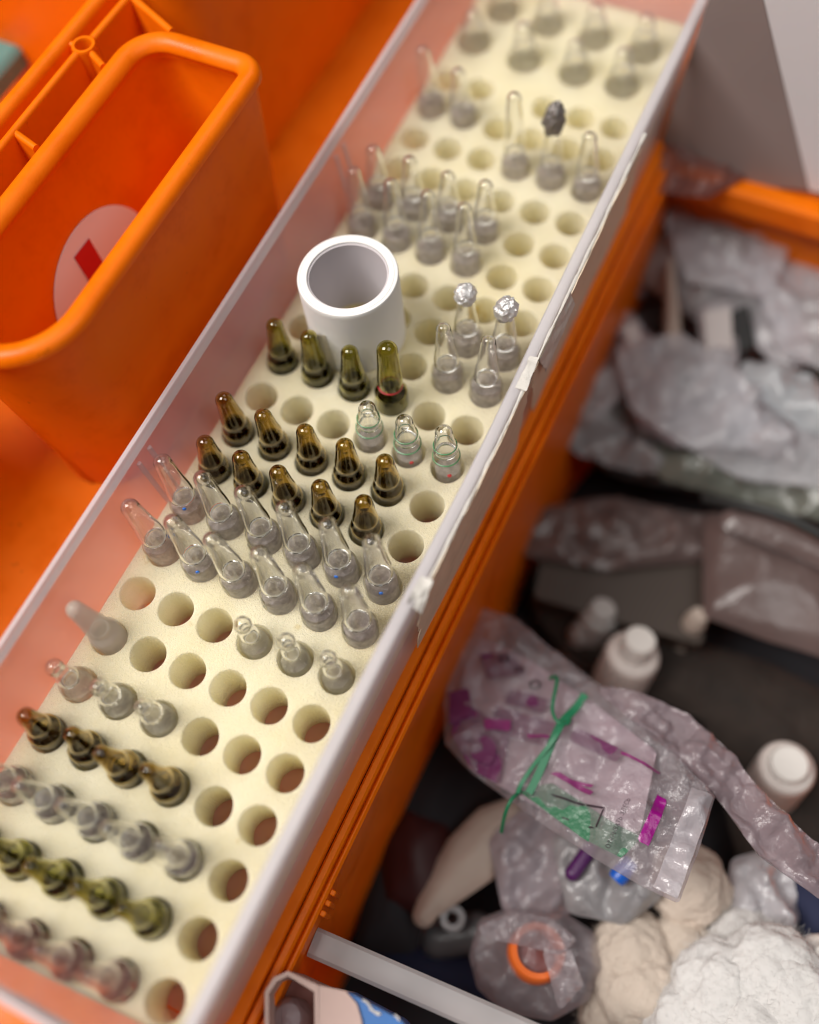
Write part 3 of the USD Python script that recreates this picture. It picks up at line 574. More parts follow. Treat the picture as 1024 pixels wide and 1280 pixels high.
# loose end of the tape, lifting off the front of the roll
th = np.linspace(-1.95, -1.66, 14); off = np.linspace(0.0030, 0.0003, 14)
pts = [[(rcx + (Ro + o) * math.cos(t), rcy + (Ro + o) * math.sin(t), z) for t, o in zip(th, off)] for z in np.linspace(0.001, RH * 0.62, 8)]
g0 = np.array(pts).reshape(-1, 3); f = quads(8, 14, False); g1 = g0 + np.array([0.0001, 0.0002, 0])
obj("tape_end", trimesh.Trimesh(np.vstack([g0, g1]), np.vstack([f, f[:, ::-1] + len(g0)]), process=False), "tape_end", roll, smooth=True, label="loose end of the tape lifting off")

# ================================================================== RIGHT COMPARTMENT
at_height, DROP = at, 0.028
def at_depth(u, v, z): return at_height(u, v, z - DROP)             # most things lie deep in the compartment
at = at_depth
def pouch(name, label, cat, px, z, mname, thick=0.006, wrinkle=0.003, freq=70, seed=0, step=0.0022, parts=True, ridge=1.0, group=None, soft=0.004):
    """a filled, crumpled plastic bag on the outline px (pixels) whose corners lie at heights z"""
    z = np.broadcast_to(z, (len(px),)); P = np.array([at(u, v, zz) for (u, v), zz in zip(px, z)])
    A = np.c_[P[:, :2], np.ones(len(P))]; pl = np.linalg.lstsq(A, P[:, 2], rcond=None)[0]
    poly = Polygon(P[:, :2]).buffer(0); q_ = poly.buffer(-soft).buffer(soft + 0.0005); poly = q_ if q_.geom_type == "Polygon" and not q_.is_empty and q_.area > 0.75 * poly.area else poly
    x0, y0, x1, y1 = poly.bounds; gx, gy = np.meshgrid(np.arange(x0, x1, step), np.arange(y0, y1, step)); gx = gx + (np.arange(len(gx)) % 2)[:, None] * step / 2
    ins = shapely.contains_xy(poly.buffer(-step * 0.5), gx.ravel(), gy.ravel()); q = np.c_[gx.ravel(), gy.ravel()][ins]
    L = poly.exterior.length; e = np.array([poly.exterior.interpolate(s).coords[0] for s in np.arange(0, L, step * 0.9)])
    pts = np.vstack([e, q]); tri = Delaunay(pts).simplices; c = pts[tri].mean(1); tri = tri[shapely.contains_xy(poly, c[:, 0], c[:, 1])]
    a, b, c_ = (pts[tri[:, k]] for k in range(3)); cr = (b[:, 0] - a[:, 0]) * (c_[:, 1] - a[:, 1]) - (b[:, 1] - a[:, 1]) * (c_[:, 0] - a[:, 0]); tri = np.where((cr > 0)[:, None], tri, tri[:, ::-1])
    dist = shapely.distance(shapely.boundary(poly), shapely.points(pts)); dm = dist.max(); ed = np.sqrt(np.clip(dist / dm, 0, 1))
    base = pts @ pl[:2] + pl[2]
    def wr(s, sd):
        k = np.c_[pts * s, np.full(len(pts), sd * 1.7)]; w = fbm(k, 4, sd)
        if ridge < 0.25: return (w - 0.5) * 2
        rg = np.random.default_rng(sd * 31 + int(s)); q = pts * s + 0.55 * np.c_[fbm(k * 0.5 + 3, 2, sd), fbm(k * 0.5 + 17, 2, sd + 1)] * 2; out = 0
        for n_ in range(9):                                        # straight creases in many directions
            th_ = rg.uniform(0, PI); lam = rg.uniform(0.7, 2.6); ph = rg.uniform(0, 1); c_ = (q @ [math.cos(th_), math.sin(th_)]) / lam + ph
            tri_ = np.abs((c_ % 1.0) - 0.5) * 2; gate = np.clip(fbm(k * 0.45 + 5 * n_, 2, sd + n_) * 3.4 - 1.2, 0, 1)
            out = out + (tri_ - 0.5) * gate * lam * 0.42
        return ridge * out + (1 - ridge) * (w - 0.5) * 2
    topz = base + thick * ed + wrinkle * wr(freq, seed) * np.minimum(dist / 0.004, 1) + wrinkle * (0.36 if ridge > 0.6 else 0.25) * wr(freq * 2.6, seed + 3) + 0.0004
    edge = np.arange(len(e)); botz = base - thick * 0.5 * ed - 0.0003
    n = len(pts); j2 = np.r_[edge[1:], 0]; side = np.vstack([np.c_[edge, edge + n, j2 + n], np.c_[edge, j2 + n, j2]])
    v = np.vstack([np.c_[pts, topz], np.c_[pts, botz]]); m = trimesh.Trimesh(v, np.vstack([tri, tri[:, ::-1] + n, side]), process=False)
    from scipy.interpolate import LinearNDInterpolator, NearestNDInterpolator
    li, ne = LinearNDInterpolator(pts, topz), NearestNDInterpolator(pts, topz)
    def top(xy): r = li(xy); return np.where(np.isnan(r), ne(xy), r)
    cen = (*pts.mean(0), float(base.mean()))
    if name is None: return m, top, pl
    t = thing(name, label, cat, cen, group); obj("bag", m, mname, t, smooth=True if ridge < 0.5 else 40)
    return t, top, pl
def drape(name, poly_xy, top, mname, parent, off=0.0004, label=None, step=0.0016):
    """print lying on a bag"""
    poly = Polygon(poly_xy).buffer(0); x0, y0, x1, y1 = poly.bounds; gx, gy = np.meshgrid(np.arange(x0, x1, step), np.arange(y0, y1, step)); q = np.c_[gx.ravel(), gy.ravel()]
    q = q[shapely.contains_xy(poly.buffer(-step * 0.3), q[:, 0], q[:, 1])] if len(q) else q
    L = poly.exterior.length; e = np.array([poly.exterior.interpolate(s).coords[0] for s in np.linspace(0, L, max(12, int(L / step)))[:-1]]); pts = np.vstack([e, q]); tri = Delaunay(pts).simplices
    c = pts[tri].mean(1); tri = tri[shapely.contains_xy(poly, c[:, 0], c[:, 1])]
    zt = top(pts) + off; n = len(pts); m = trimesh.Trimesh(np.vstack([np.c_[pts, zt], np.c_[pts, zt - 0.0002]]), np.vstack([tri, tri[:, ::-1] + n]), process=False); 
    a, b, c_ = (pts[tri[:, k]] for k in range(3)); cr = (b[:, 0] - a[:, 0]) * (c_[:, 1] - a[:, 1]) - (b[:, 1] - a[:, 1]) * (c_[:, 0] - a[:, 0])
    tri = np.where((cr > 0)[:, None], tri, tri[:, ::-1]); m.faces = np.vstack([tri, tri[:, ::-1] + n])
    return obj(name, m, mname, parent, smooth=True, label=label)
def pxs(pts, z): return np.array([at(u, v, z)[:2] for u, v in pts])

# dark lining and bags at the bottom
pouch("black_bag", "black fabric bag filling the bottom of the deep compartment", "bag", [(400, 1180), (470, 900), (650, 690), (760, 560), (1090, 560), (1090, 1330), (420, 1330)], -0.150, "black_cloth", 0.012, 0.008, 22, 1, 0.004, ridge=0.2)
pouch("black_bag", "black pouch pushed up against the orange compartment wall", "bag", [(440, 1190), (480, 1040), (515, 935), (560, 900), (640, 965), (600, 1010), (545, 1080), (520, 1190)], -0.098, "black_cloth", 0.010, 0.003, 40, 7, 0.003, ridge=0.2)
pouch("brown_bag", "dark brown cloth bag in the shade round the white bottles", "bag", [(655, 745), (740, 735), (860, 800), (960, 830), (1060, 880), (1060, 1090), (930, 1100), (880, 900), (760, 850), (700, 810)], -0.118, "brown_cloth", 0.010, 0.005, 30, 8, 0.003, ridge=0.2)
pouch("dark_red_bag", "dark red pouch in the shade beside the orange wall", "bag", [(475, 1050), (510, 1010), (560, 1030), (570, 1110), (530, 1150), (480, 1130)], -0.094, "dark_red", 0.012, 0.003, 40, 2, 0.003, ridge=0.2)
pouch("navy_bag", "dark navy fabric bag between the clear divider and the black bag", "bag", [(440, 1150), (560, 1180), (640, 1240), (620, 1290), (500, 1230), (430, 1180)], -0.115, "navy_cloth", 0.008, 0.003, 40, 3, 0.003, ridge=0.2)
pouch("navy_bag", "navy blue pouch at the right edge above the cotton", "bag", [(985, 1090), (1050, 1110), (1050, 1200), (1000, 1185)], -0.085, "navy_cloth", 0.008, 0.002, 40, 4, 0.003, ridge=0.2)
# heap of wrapped syringes and dressings in the far part
heap = [
 ("rounded grey bag on top of the far heap", [(800, 285), (835, 240), (890, 226), (955, 232), (990, 262), (1000, 330), (950, 400), (870, 400), (800, 350)], -0.062, "grey_film", 0.026, 0.0051, 33, 1.0),
 ("grey green bag at the right edge of the far heap", [(985, 262), (1060, 285), (1060, 500), (1000, 450), (965, 350)], -0.075, "green_film", 0.014, 0.0068, 44, 1.0),
 ("dark slate wrap low in the middle of the far heap", [(700, 520), (720, 380), (800, 330), (930, 380), (1060, 470), (1060, 640), (900, 620), (760, 590)], -0.100, "slate_film", 0.012, 0.0136, 44, 1.0),
 ("lilac grey wrap folded at the left of the far heap", [(762, 412), (790, 398), (822, 430), (862, 505), (892, 538), (850, 560), (800, 530), (770, 470)], -0.066, "lilac_film", 0.008, 0.0068, 66, 1.0),
 ("pale upright packet strip in the far heap", [(872, 384), (918, 378), (922, 450), (912, 478), (880, 470)], -0.056, "white_film", 0.005, 0.0034, 66, 1.0),
 ("pale packet spreading below the upright strip", [(862, 458), (900, 455), (960, 490), (1000, 560), (960, 575), (900, 540), (870, 500)], -0.060, "white_film", 0.008, 0.0085, 66, 1.0),
 ("bluish white packet at the right of the far heap", [(920, 452), (985, 458), (1060, 500), (1060, 560), (1000, 535), (940, 490)], -0.056, "blue_film", 0.008, 0.0068, 55, 1.0),
 ("lilac white packet under the rounded grey bag", [(938, 362), (975, 352), (1005, 400), (1012, 455), (975, 462), (945, 430)], -0.060, "white_film", 0.006, 0.0051, 66, 1.0),
 ("grey wrap trailing towards the orange wall", [(690, 500), (735, 430), (780, 440), (830, 520), (900, 570), (860, 600), (760, 580), (705, 560)], -0.082, "grey_film", 0.008, 0.0102, 55, 1.0),
 ("pinkish wrap tucked behind the beige stick", [(775, 345), (815, 280), (850, 290), (835, 350), (800, 375)], -0.070, "pink_film", 0.006, 0.0051, 66, 1.0),
 ("grey crumpled bag in front of the far heap", [(800, 560), (900, 560), (1060, 570), (1060, 660), (930, 625), (830, 600)], -0.080, "green_film", 0.010, 0.0085, 49, 1.0),
]
for k, (lab, px, z, mn, th_, wr_, fr, rd) in enumerate(heap):
    pouch("plastic_bag", lab, "bag", px, z, mn, th_ * 0.8, wr_, fr, 10 + k, 0.0022, ridge=rd)
sheets = [
 ("loose clear wrapper lying over the rounded grey bag", [(820, 250), (930, 240), (990, 300), (960, 370), (860, 350)], [-0.040, -0.038, -0.045, -0.046, -0.045], "white_film"),
 ("crumpled clear wrapper across the middle of the far heap", [(770, 430), (850, 420), (930, 470), (960, 560), (860, 560), (790, 510)], [-0.052, -0.050, -0.048, -0.055, -0.060, -0.058], "white_film"),
 ("clear wrapper hanging over the right of the far heap", [(930, 300), (1060, 330), (1060, 470), (970, 440)], [-0.05, -0.05, -0.05, -0.052], "grey_film"),
 ("torn clear wrapper by the orange wall left of the far heap", [(705, 440), (760, 370), (800, 400), (790, 480), (730, 540)], [-0.070, -0.065, -0.062, -0.066, -0.072], "lilac_film"),
 ("clear wrapper corner low in front of the far heap", [(830, 540), (940, 520), (1060, 560), (1060, 610), (930, 600)], [-0.062, -0.058, -0.056, -0.062, -0.066], "blue_film")]
for k, (lab, px, z, mn) in enumerate(sheets):
    pouch("clear_wrapper", lab, "wrapper", px, np.array(z), "sheet_film", 0.0012, 0.006, 62, 80 + k, 0.0020, ridge=1.0)
for lab, px, z, mn in (("pale paper strip sticking out of the far heap on the left", [(778, 408), (796, 402), (818, 470), (800, 476)], (-0.050, -0.050, -0.058, -0.058), "paper_white"),
        ("pale paper packet standing in the middle of the far heap", [(880, 390), (914, 384), (918, 462), (886, 470)], (-0.042, -0.042, -0.058, -0.058), "paper_white"),
        ("grey green paper packet at the right edge of the far heap", [(1000, 300), (1060, 310), (1060, 380), (1010, 370)], (-0.050, -0.050, -0.060, -0.060), "paper_grey"),
        ("dark folded packet between the wrappers of the far heap", [(905, 395), (935, 380), (945, 430), (915, 450)], (-0.050, -0.050, -0.058, -0.058), "black_rubber"),
        ("dim grey packet deep at the left of the far heap", [(722, 470), (770, 440), (790, 520), (735, 545)], (-0.074, -0.074, -0.078, -0.078), "paper_grey")):
    P = np.array([at(u, v, q) for (u, v), q in zip(px, z)]); c = P.mean(0); A = np.c_[P[:, :2], np.ones(4)]; P[:, 2] = A @ np.linalg.lstsq(A, P[:, 2], rcond=None)[0]
    obj("sleeve", prism(P, 0.0015), mn, thing("paper_packet", lab, "packet", c), smooth=False)
sp = at(838, 325, -0.045), at(842, 438, -0.060)
obj("shaft", tube([sp[0], (sp[0] + sp[1]) / 2, sp[1]], [0.0012, 0.0034, 0.0042], 14), "cream_pad", thing("applicator", "beige tapered stick standing in the far heap", "applicator", sp[1]))
cb = [at(u, v, z) for u, v, z in ((880, 622, -0.075), (930, 632, -0.066), (985, 648, -0.062), (1060, 690, -0.066))]
c0 = thing("tube_cable", "black rubber tube curving across the right edge", "tube", cb[1]); obj("hose", tube(cb, 0.0022, 12, 30), "black_rubber", c0)
pouch("plastic_bag", "mauve wrapped packet right of the brown box", "bag", [(880, 640), (960, 645), (1060, 700), (1060, 830), (960, 800), (880, 770)], -0.085, "mauve_film", 0.012, 0.004, 40, 31, 0.003, ridge=0.6)
pouch("plastic_bag", "salmon packet under the black tube", "bag", [(900, 636), (985, 652), (1060, 695), (1060, 725), (980, 690), (905, 660)], -0.070, "mauve_film", 0.005, 0.002, 40, 32, 0.003, ridge=0.4)
# brown box with pale edges
bb = thing("brown_box", "dark brown translucent box below the far heap", "box", at(790, 720, -0.115))
P0 = pxs([(688, 652), (888, 672), (880, 795), (672, 735)], -0.085)
def slab(P, z0, z1, rnd_=0.003):
    poly = Polygon(P).buffer(-rnd_).buffer(rnd_, 6); return trimesh.creation.extrude_polygon(poly, z1 - z0, engine="earcut").apply_translation((0, 0, z0))
obj("body", slab(P0, -0.170, -0.128), "brown_plastic", bb, smooth=35); obj("lid", slab(np.array(Polygon(P0).buffer(0.0012).exterior.coords)[:-1], -0.1278, -0.122), "brown_edge", bb, smooth=35)
pouch("plastic_bag", "brownish mauve wrapper above the brown box", "bag", [(640, 640), (760, 622), (890, 648), (888, 700), (760, 712), (655, 695)], -0.092, "mauve_film", 0.006, 0.005, 60, 71, 0.002, ridge=0.9)

# dropper bottles and vials
def bottle(u, v, z, r, label, rcap, hcap, mb="bottle_white", mc="cap_white", lean=(0.08, 0.2), cat="bottle", depth=0.05):
    c = at(u, v, z); t = thing("small_bottle", label, cat, c - [0, 0, depth]); ax = (lean[0], lean[1], 1)
    obj("body", lathe([(0.0001, -depth), (r, -depth), (r, -0.004), (r * 0.97, -0.002), (r * 0.9, -0.0006), (r * 0.8, 0), (0.0001, 0)], 40, c, ax), mb, t, smooth=40)
    k = lathe([(0.0001, 0.0002), (rcap * 1.05, 0.0002), (rcap * 1.05, hcap * 0.2), (rcap, hcap * 0.25), (rcap, hcap - 0.0012), (rcap * 0.88, hcap), (0.0001, hcap)], 36, c, ax); obj("cap", k, mc, t, smooth=40)
bottle(793, 815, -0.084, 0.0118, "white dropper bottle with a narrow cap standing in the middle of the compartment", 0.0070, 0.011, lean=(0.05, 0.25))
bottle(985, 958, -0.080, 0.0115, "white round capped bottle at the right edge above the strip of bag", 0.0079, 0.004, mc="cap_white", lean=(-0.05, 0.1))
bottle(752, 766, -0.095, 0.0085, "small grey capped vial in the dark behind the dropper bottle, left of two", 0.006, 0.004, mb="cap_grey", mc="cap_grey")
bottle(729, 786, -0.105, 0.0055, "tiny grey vial tip in the dark next to the bag's far end", 0.004, 0.004, mb="cap_grey", mc="cap_grey")
bottle(872, 772, -0.088, 0.0050, "little pale plug at the brown box's right corner", 0.004, 0.003, mb="cream_pad", mc="cream_pad")
bottle(1035, 1205, -0.062, 0.0110, "white bottle shoulder cut off by the right edge near the cotton", 0.007, 0.004)

at = at_height
# purple printed packets inside a clear bag, tied with a green band
bagpx = [(556, 880), (572, 800), (596, 757), (640, 772), (700, 822), (752, 862), (800, 905), (850, 950), (894, 994), (872, 1062), (846, 1128), (800, 1105), (745, 1072), (690, 1035), (640, 1000), (590, 965), (558, 930)]
bz = [-0.080, -0.082, -0.082, -0.079, -0.073, -0.068, -0.062, -0.055, -0.049, -0.050, -0.052, -0.054, -0.058, -0.062, -0.067, -0.073, -0.078]
mb_, top, pl = pouch(None, None, None, bagpx, np.array(bz), "clear_film", 0.0070, 0.0050, 70, 40, 0.0011, ridge=0.95, soft=0.0008)
cen = at(720, 930, -0.06); bg = thing("clear_bag", "clear crinkled bag of purple printed packets tied with a green band", "bag", cen)
obj("bag", mb_, "clear_film", bg, smooth=30)
def inner(name, px, mname, dz, lab=None, th_=0.0012, sd=1):
    P = pxs(px, -0.058); poly = Polygon(P); step = 0.002; x0, y0, x1, y1 = poly.bounds
    drape(name, P, lambda q: q @ pl[:2] + pl[2] + dz + 0.0022 * (fbm(np.c_[q * 55, q[:, :1] * 0 + sd], 3, sd) - 0.5), mname, bg, 0.0, lab, 0.002)
inner("packet", [(566, 885), (580, 815), (602, 775), (650, 800), (740, 870), (820, 940), (800, 1040), (745, 1050), (640, 985), (585, 950)], "packet_lilac", 0.0016, "lilac wrapped packet", sd=2)
inner("packet", [(562, 905), (575, 860), (640, 905), (625, 975), (590, 955)], "packet_purple", 0.0030, "dark purple packet end", sd=3)
inner("packet", [(650, 985), (690, 975), (765, 1030), (800, 1050), (775, 1075), (730, 1050)], "green_packet", 0.0034, "green printed packet", sd=4)
for kk, q in enumerate(([(600, 800), (640, 800), (660, 830), (610, 835)], [(640, 850), (690, 868), (680, 885), (630, 868)], [(590, 905), (625, 915), (615, 950), (588, 940)], [(720, 905), (780, 940), (770, 955), (712, 922)], [(560, 850), (585, 845), (590, 880), (560, 895)])):
    inner("print_patch", q, "packet_purple", 0.0040 + 0.0002 * kk, sd=7 + kk)
inner("packet", [(620, 870), (700, 900), (690, 930), (615, 905)], "packet_purple", 0.0034, "purple printed band", sd=5)
def pz(pts): return pxs(pts, -0.0485)
drape("seal_band", pz([(866, 982), (893, 995), (847, 1124), (818, 1108)]), top, "seal_film", bg, 0.0005, "flat heat sealed end of the bag")
drape("magenta_bar", pz([(823, 992), (837, 998), (812, 1057), (797, 1050)]), top, "magenta_print", bg, 0.0007, "magenta printed bar")
for pts in ([(690, 960), (700, 958), (745, 985), (740, 990)], [(716, 968), (745, 975), (744, 979), (716, 972)], [(660, 905), (690, 912), (690, 916), (660, 909)], [(778, 935), (830, 962), (829, 965), (777, 939)], [(605, 880), (640, 884), (640, 899), (605, 896)]):
    drape("print_mark", pz(pts), top, "purple_print", bg, 0.0007)
for pts in ([(735, 1000), (757, 1008), (756, 1010), (734, 1002)], [(757, 1008), (747, 1033), (745, 1032), (755, 1008)], [(690, 985), (735, 1001), (734, 1003), (690, 987)], [(700, 1012), (746, 1031), (745, 1033), (700, 1014)]):
    drape("print_line", pz(pts), top, "dark_print", bg, 0.0007)
for (u, v, r) in ((631, 812, 7), (650, 826, 6), (670, 848, 8)):
    o = [(u + r * math.cos(t), v + r * 0.8 * math.sin(t)) for t in np.linspace(0, 2 * PI, 20)[:-1]]; i_ = [(u + r * 0.62 * math.cos(t), v + r * 0.5 * math.sin(t)) for t in np.linspace(0, 2 * PI, 20)[:-1]]
    O, I = pxs(o, -0.058), pxs(i_, -0.058); n = len(O); vz = lambda q, d: np.c_[q, top(q) + d]
    m = trimesh.Trimesh(np.vstack([vz(O, 0.0008), vz(I, 0.0008)]), quads(2, n)[:, ::-1], process=False); obj("symbol", m, "dark_print", bg, smooth=True)
tx = text_mesh("ОТКРЫВАТЬ ЗДЕСЬ", 1.0, 0.02); w_ = tx.bounds[1][0]; A_, B_ = at(763, 1060, -0.047)[:2], at(789, 998, -0.047)[:2]; d_ = (B_ - A_) / w_; n_ = np.array([-d_[1], d_[0]]); s_ = np.linalg.norm(B_ - A_) / w_
xy = A_ + tx.vertices[:, :1] * d_ + tx.vertices[:, 1:2] * n_ * 1.15; zt = np.full(len(xy), top(xy).max() + 0.0003)
zt = top(xy) + 0.0009 + tx.vertices[:, 2] * s_
obj("lettering", (np.c_[xy, zt], tx.faces), "dark_print", bg, smooth=False)
# green band
bd_ = thing("rubber_band", "green rubber band knotted round the clear bag", "band", at(690, 920, -0.05))
def on_bag(u, v, off=0.0009): p = at(u, v, -0.052); return np.array([p[0], p[1], float(top(p[None, :2])[0]) + off])
def ribbon(pts, w, off, name):
    P = np.array([on_bag(u, v, off) for u, v in pts]); from scipy.interpolate import CubicSpline
    P = CubicSpline(np.arange(len(P)), P)(np.linspace(0, len(P) - 1, 40)); g = np.gradient(P, axis=0); s = np.cross(g, [0, 0, 1]); s /= np.linalg.norm(s, axis=1, keepdims=True)
    ww = np.broadcast_to(w, (40,))[:, None] / 2
    rings = [np.array([p - a_ * s_, p - a_ * s_ * 0.9 + [0, 0, 0.0007], p + a_ * s_ * 0.9 + [0, 0, 0.0007], p + a_ * s_]) for p, s_, a_ in zip(P, s, ww)]
    m = loft(rings); m.fix_normals(); obj(name, m, "green_rubber", bd_, smooth=40)
ribbon([(734, 860), (715, 885), (700, 905), (682, 945), (662, 985)], 0.0030, 0.0009, "band")
ribbon([(706, 895), (690, 925), (665, 955), (648, 985)], 0.0017, 0.0019, "band")
obj("loose_end", tube([on_bag(690, 836, 0.002), on_bag(697, 850, 0.004), on_bag(692, 882, 0.004), on_bag(703, 900, 0.002), on_bag(714, 893, 0.0015)], 0.0007, 8, 40), "green_rubber", bd_)
e = on_bag(648, 985, 0.001); obj("loose_end", tube([e, at(635, 1008, -0.062), at(627, 1040, -0.072)], 0.0007, 8, 24), "green_rubber", bd_)
pouch("clear_bag", "long empty crinkled bag strip running to the right edge", "bag", [(740, 858), (800, 868), (860, 895), (905, 935), (945, 985), (1000, 1035), (1060, 1090), (1060, 1150), (1010, 1112), (950, 1070), (905, 1005), (860, 955), (800, 905)], [-0.062] * 5 + [-0.058] * 8, "pink_film", 0.0022, 0.0065, 85, 50, 0.0011, ridge=1.0, soft=0.0015)

at = at_depth
# small things round the clear bag
pouch("cream_pad", "cream leaf shaped pad lying in the dark by the orange wall", "pad", [(508, 1182), (514, 1150), (532, 1105), (562, 1050), (600, 1012), (640, 998), (658, 1012), (645, 1060), (615, 1098), (575, 1125), (545, 1145), (525, 1178)], -0.086, "cream_pad", 0.0055, 0.0030, 34, 60, 0.002, ridge=0.5)
gr = at(565, 1150, -0.1); gt = thing("grey_connector", "grey translucent connector with a ring beside the cream pad", "connector", gr)
obj("ring", lathe([(0.0025, 0), (0.005, 0), (0.005, 0.003), (0.0025, 0.003), (0.0025, 0)], 24, gr + [0, 0, 0.006], (0.2, 0.1, 1)), "grey_film", gt)
obj("body", place(trimesh.creation.capsule(0.016, 0.008), gr + [0.004, -0.004, -0.010], (1, 0.7, 0.1)), "slate_film", gt)
pouch("plastic_bag", "lilac bag of soft tubing under the clear bag", "bag", [(612, 1050), (650, 1015), (700, 1010), (745, 1050), (740, 1130), (690, 1150), (630, 1140)], -0.080, "lilac_film", 0.007, 0.0080, 80, 61, 0.0016, ridge=1.0)
pouch("plastic_bag", "grey lilac bag with something purple inside", "bag", [(690, 1045), (740, 1035), (800, 1080), (830, 1120), (780, 1155), (710, 1140)], -0.070, "grey_film", 0.007, 0.0080, 80, 62, 0.0016, ridge=1.0)
pc = at(728, 1075, -0.062); obj("barrel", place(trimesh.creation.capsule(0.012, 0.003), pc, (0.25, 1, 0.05)), "purple_plastic", thing("purple_vial", "small dark purple vial under the clear bag", "vial", pc), smooth=True)
bc = at(774, 1092, -0.056); bl = thing("blue_cap", "bright blue plastic cap peeping out under the clear bag", "cap", bc); obj("cap", lathe([(0.0001, 0), (0.0032, 0), (0.0036, 0.002), (0.0030, 0.009), (0.0024, 0.0095), (0.0001, 0.0095)], 24, bc - [0, 0.002, 0.003], (0.3, 0.9, 0.3)), "blue_plastic", bl)
# bag round an orange ring
pouch("plastic_bag", "lilac translucent bag wrapped round an orange ring, lower edge", "bag", [(588, 1195), (600, 1150), (640, 1136), (700, 1140), (740, 1165), (752, 1205), (735, 1250), (690, 1275), (630, 1265), (598, 1235)], -0.075, "clear_film", 0.0085, 0.0050, 75, 63, 0.0014, ridge=0.9)
oc = at(670, 1192, -0.068); orr = thing("orange_ring", "orange plastic ring wrapped in the translucent bag", "ring", oc)
obj("ring", lathe([(0.0070, -0.004), (0.0102, -0.004), (0.0108, 0.0), (0.0104, 0.0040), (0.0096, 0.0050), (0.0076, 0.0046), (0.0070, -0.004)], 40, oc, (0.05, 0.2, 1)), "orange_ring", orr)
obj("disc", lathe([(0.0001, -0.004), (0.0069, -0.004), (0.0069, -0.001), (0.0001, -0.001)], 32, oc, (0.05, 0.2, 1)), "orange_ring_inside", orr)
pouch("plastic_bag", "folded flap of clear film over the orange ring", "bag", [(598, 1160), (640, 1140), (690, 1150), (720, 1175), (700, 1192), (650, 1180), (610, 1172)], [-0.060] * 7, "clear_film", 0.002, 0.0045, 110, 64, 0.0011, ridge=1.0, soft=0.0008)
pouch("plastic_bag", "small shiny folded tab of clear film right of the orange ring", "bag", [(680, 1190), (712, 1188), (728, 1230), (700, 1262), (690, 1225)], [-0.060] * 5, "clear_film", 0.002, 0.0045, 110, 65, 0.0011, ridge=1.0, soft=0.0008)
# cotton
def fluff(name, label, blobs, mname, nf, seed):
    """cotton wool: a lumpy body and loose fibres"""
    rg = np.random.default_rng(seed); parts = []; fib = []; W = []
    c0 = at(blobs[0][0], blobs[0][1], blobs[0][2]); t = thing(name, label, "cotton", c0)
    for k, (u, v, z, r) in enumerate(blobs):
        s = trimesh.creation.icosphere(5, 1.0); q = s.vertices; d = 1 + 0.42 * (fbm(q * 1.6 + seed + k * 7, 4, seed) - 0.5) + 0.035 * (fbm(q * 7 + k, 3, seed + 1) - 0.5); c = at(u, v, z)
        s.vertices = c + q * d[:, None] * np.array([r, r, r * 0.75]); parts.append(s)
        n = int(nf * r / 0.02); idx = rg.integers(0, len(q), n); P = s.vertices[idx]; N = q[idx]
        for p, nn in zip(P, N):
            if nn[2] < -0.3: continue
            dr = nn * 0.35 + rg.normal(0, 0.9, 3); dr /= np.linalg.norm(dr); b = rg.normal(0, 1, 3); L = rg.uniform(0.001, 0.0035); ts = np.linspace(0, 1, 5)[:, None]
            fib.append(p - nn * 0.0004 + dr * L * ts + b * 0.0022 * ts * (1 - 0.4 * ts))
    import manifold3d as mf
    m = trimesh.util.concatenate(parts); obj("wool", m, mname, t, smooth=True)
    if nf:
        cv = UsdGeom.BasisCurves.Define(stage, numbered(str(t.GetPath()) + "/fibre")); pts = np.vstack(fib) - c0
        cv.CreatePointsAttr(Vt.Vec3fArray.FromNumpy(pts.astype(np.float32))); cv.CreateCurveVertexCountsAttr(Vt.IntArray([5] * len(fib))); cv.CreateTypeAttr("linear")
        cv.CreateWidthsAttr(Vt.FloatArray([0.00004])); cv.SetWidthsInterpolation("constant"); UsdShade.MaterialBindingAPI.Apply(cv.GetPrim()).Bind(MAT[mname]); tag(cv.GetPrim(), None, None, None, "stuff")
fluff("cotton_ball", "smooth round beige wad behind the cotton wool", [(862, 1105, -0.078, 0.0155)], "beige_wad", 0, 1)
fluff("cotton_wool", "cream coloured cotton wool tuft left of the white one", [(790, 1195, -0.080, 0.016), (800, 1245, -0.078, 0.017), (850, 1185, -0.082, 0.013), (770, 1270, -0.084, 0.014)], "cotton_cream", 2600, 3)
fluff("cotton_wool", "bright white cotton wool filling the lower right corner", [(905, 1240, -0.066, 0.018), (965, 1225, -0.064, 0.019), (1010, 1262, -0.062, 0.020), (870, 1290, -0.070, 0.018), (940, 1300, -0.064, 0.020), (930, 1180, -0.078, 0.013)], "cotton", 6000, 5)
pouch("plastic_bag", "white translucent bag behind the cotton wool", "bag", [(915, 1075), (960, 1062), (990, 1090), (998, 1150), (985, 1200), (930, 1190), (905, 1140)], -0.082, "white_film", 0.007, 0.0080, 80, 66, 0.0016, ridge=1.0)
at = at_height
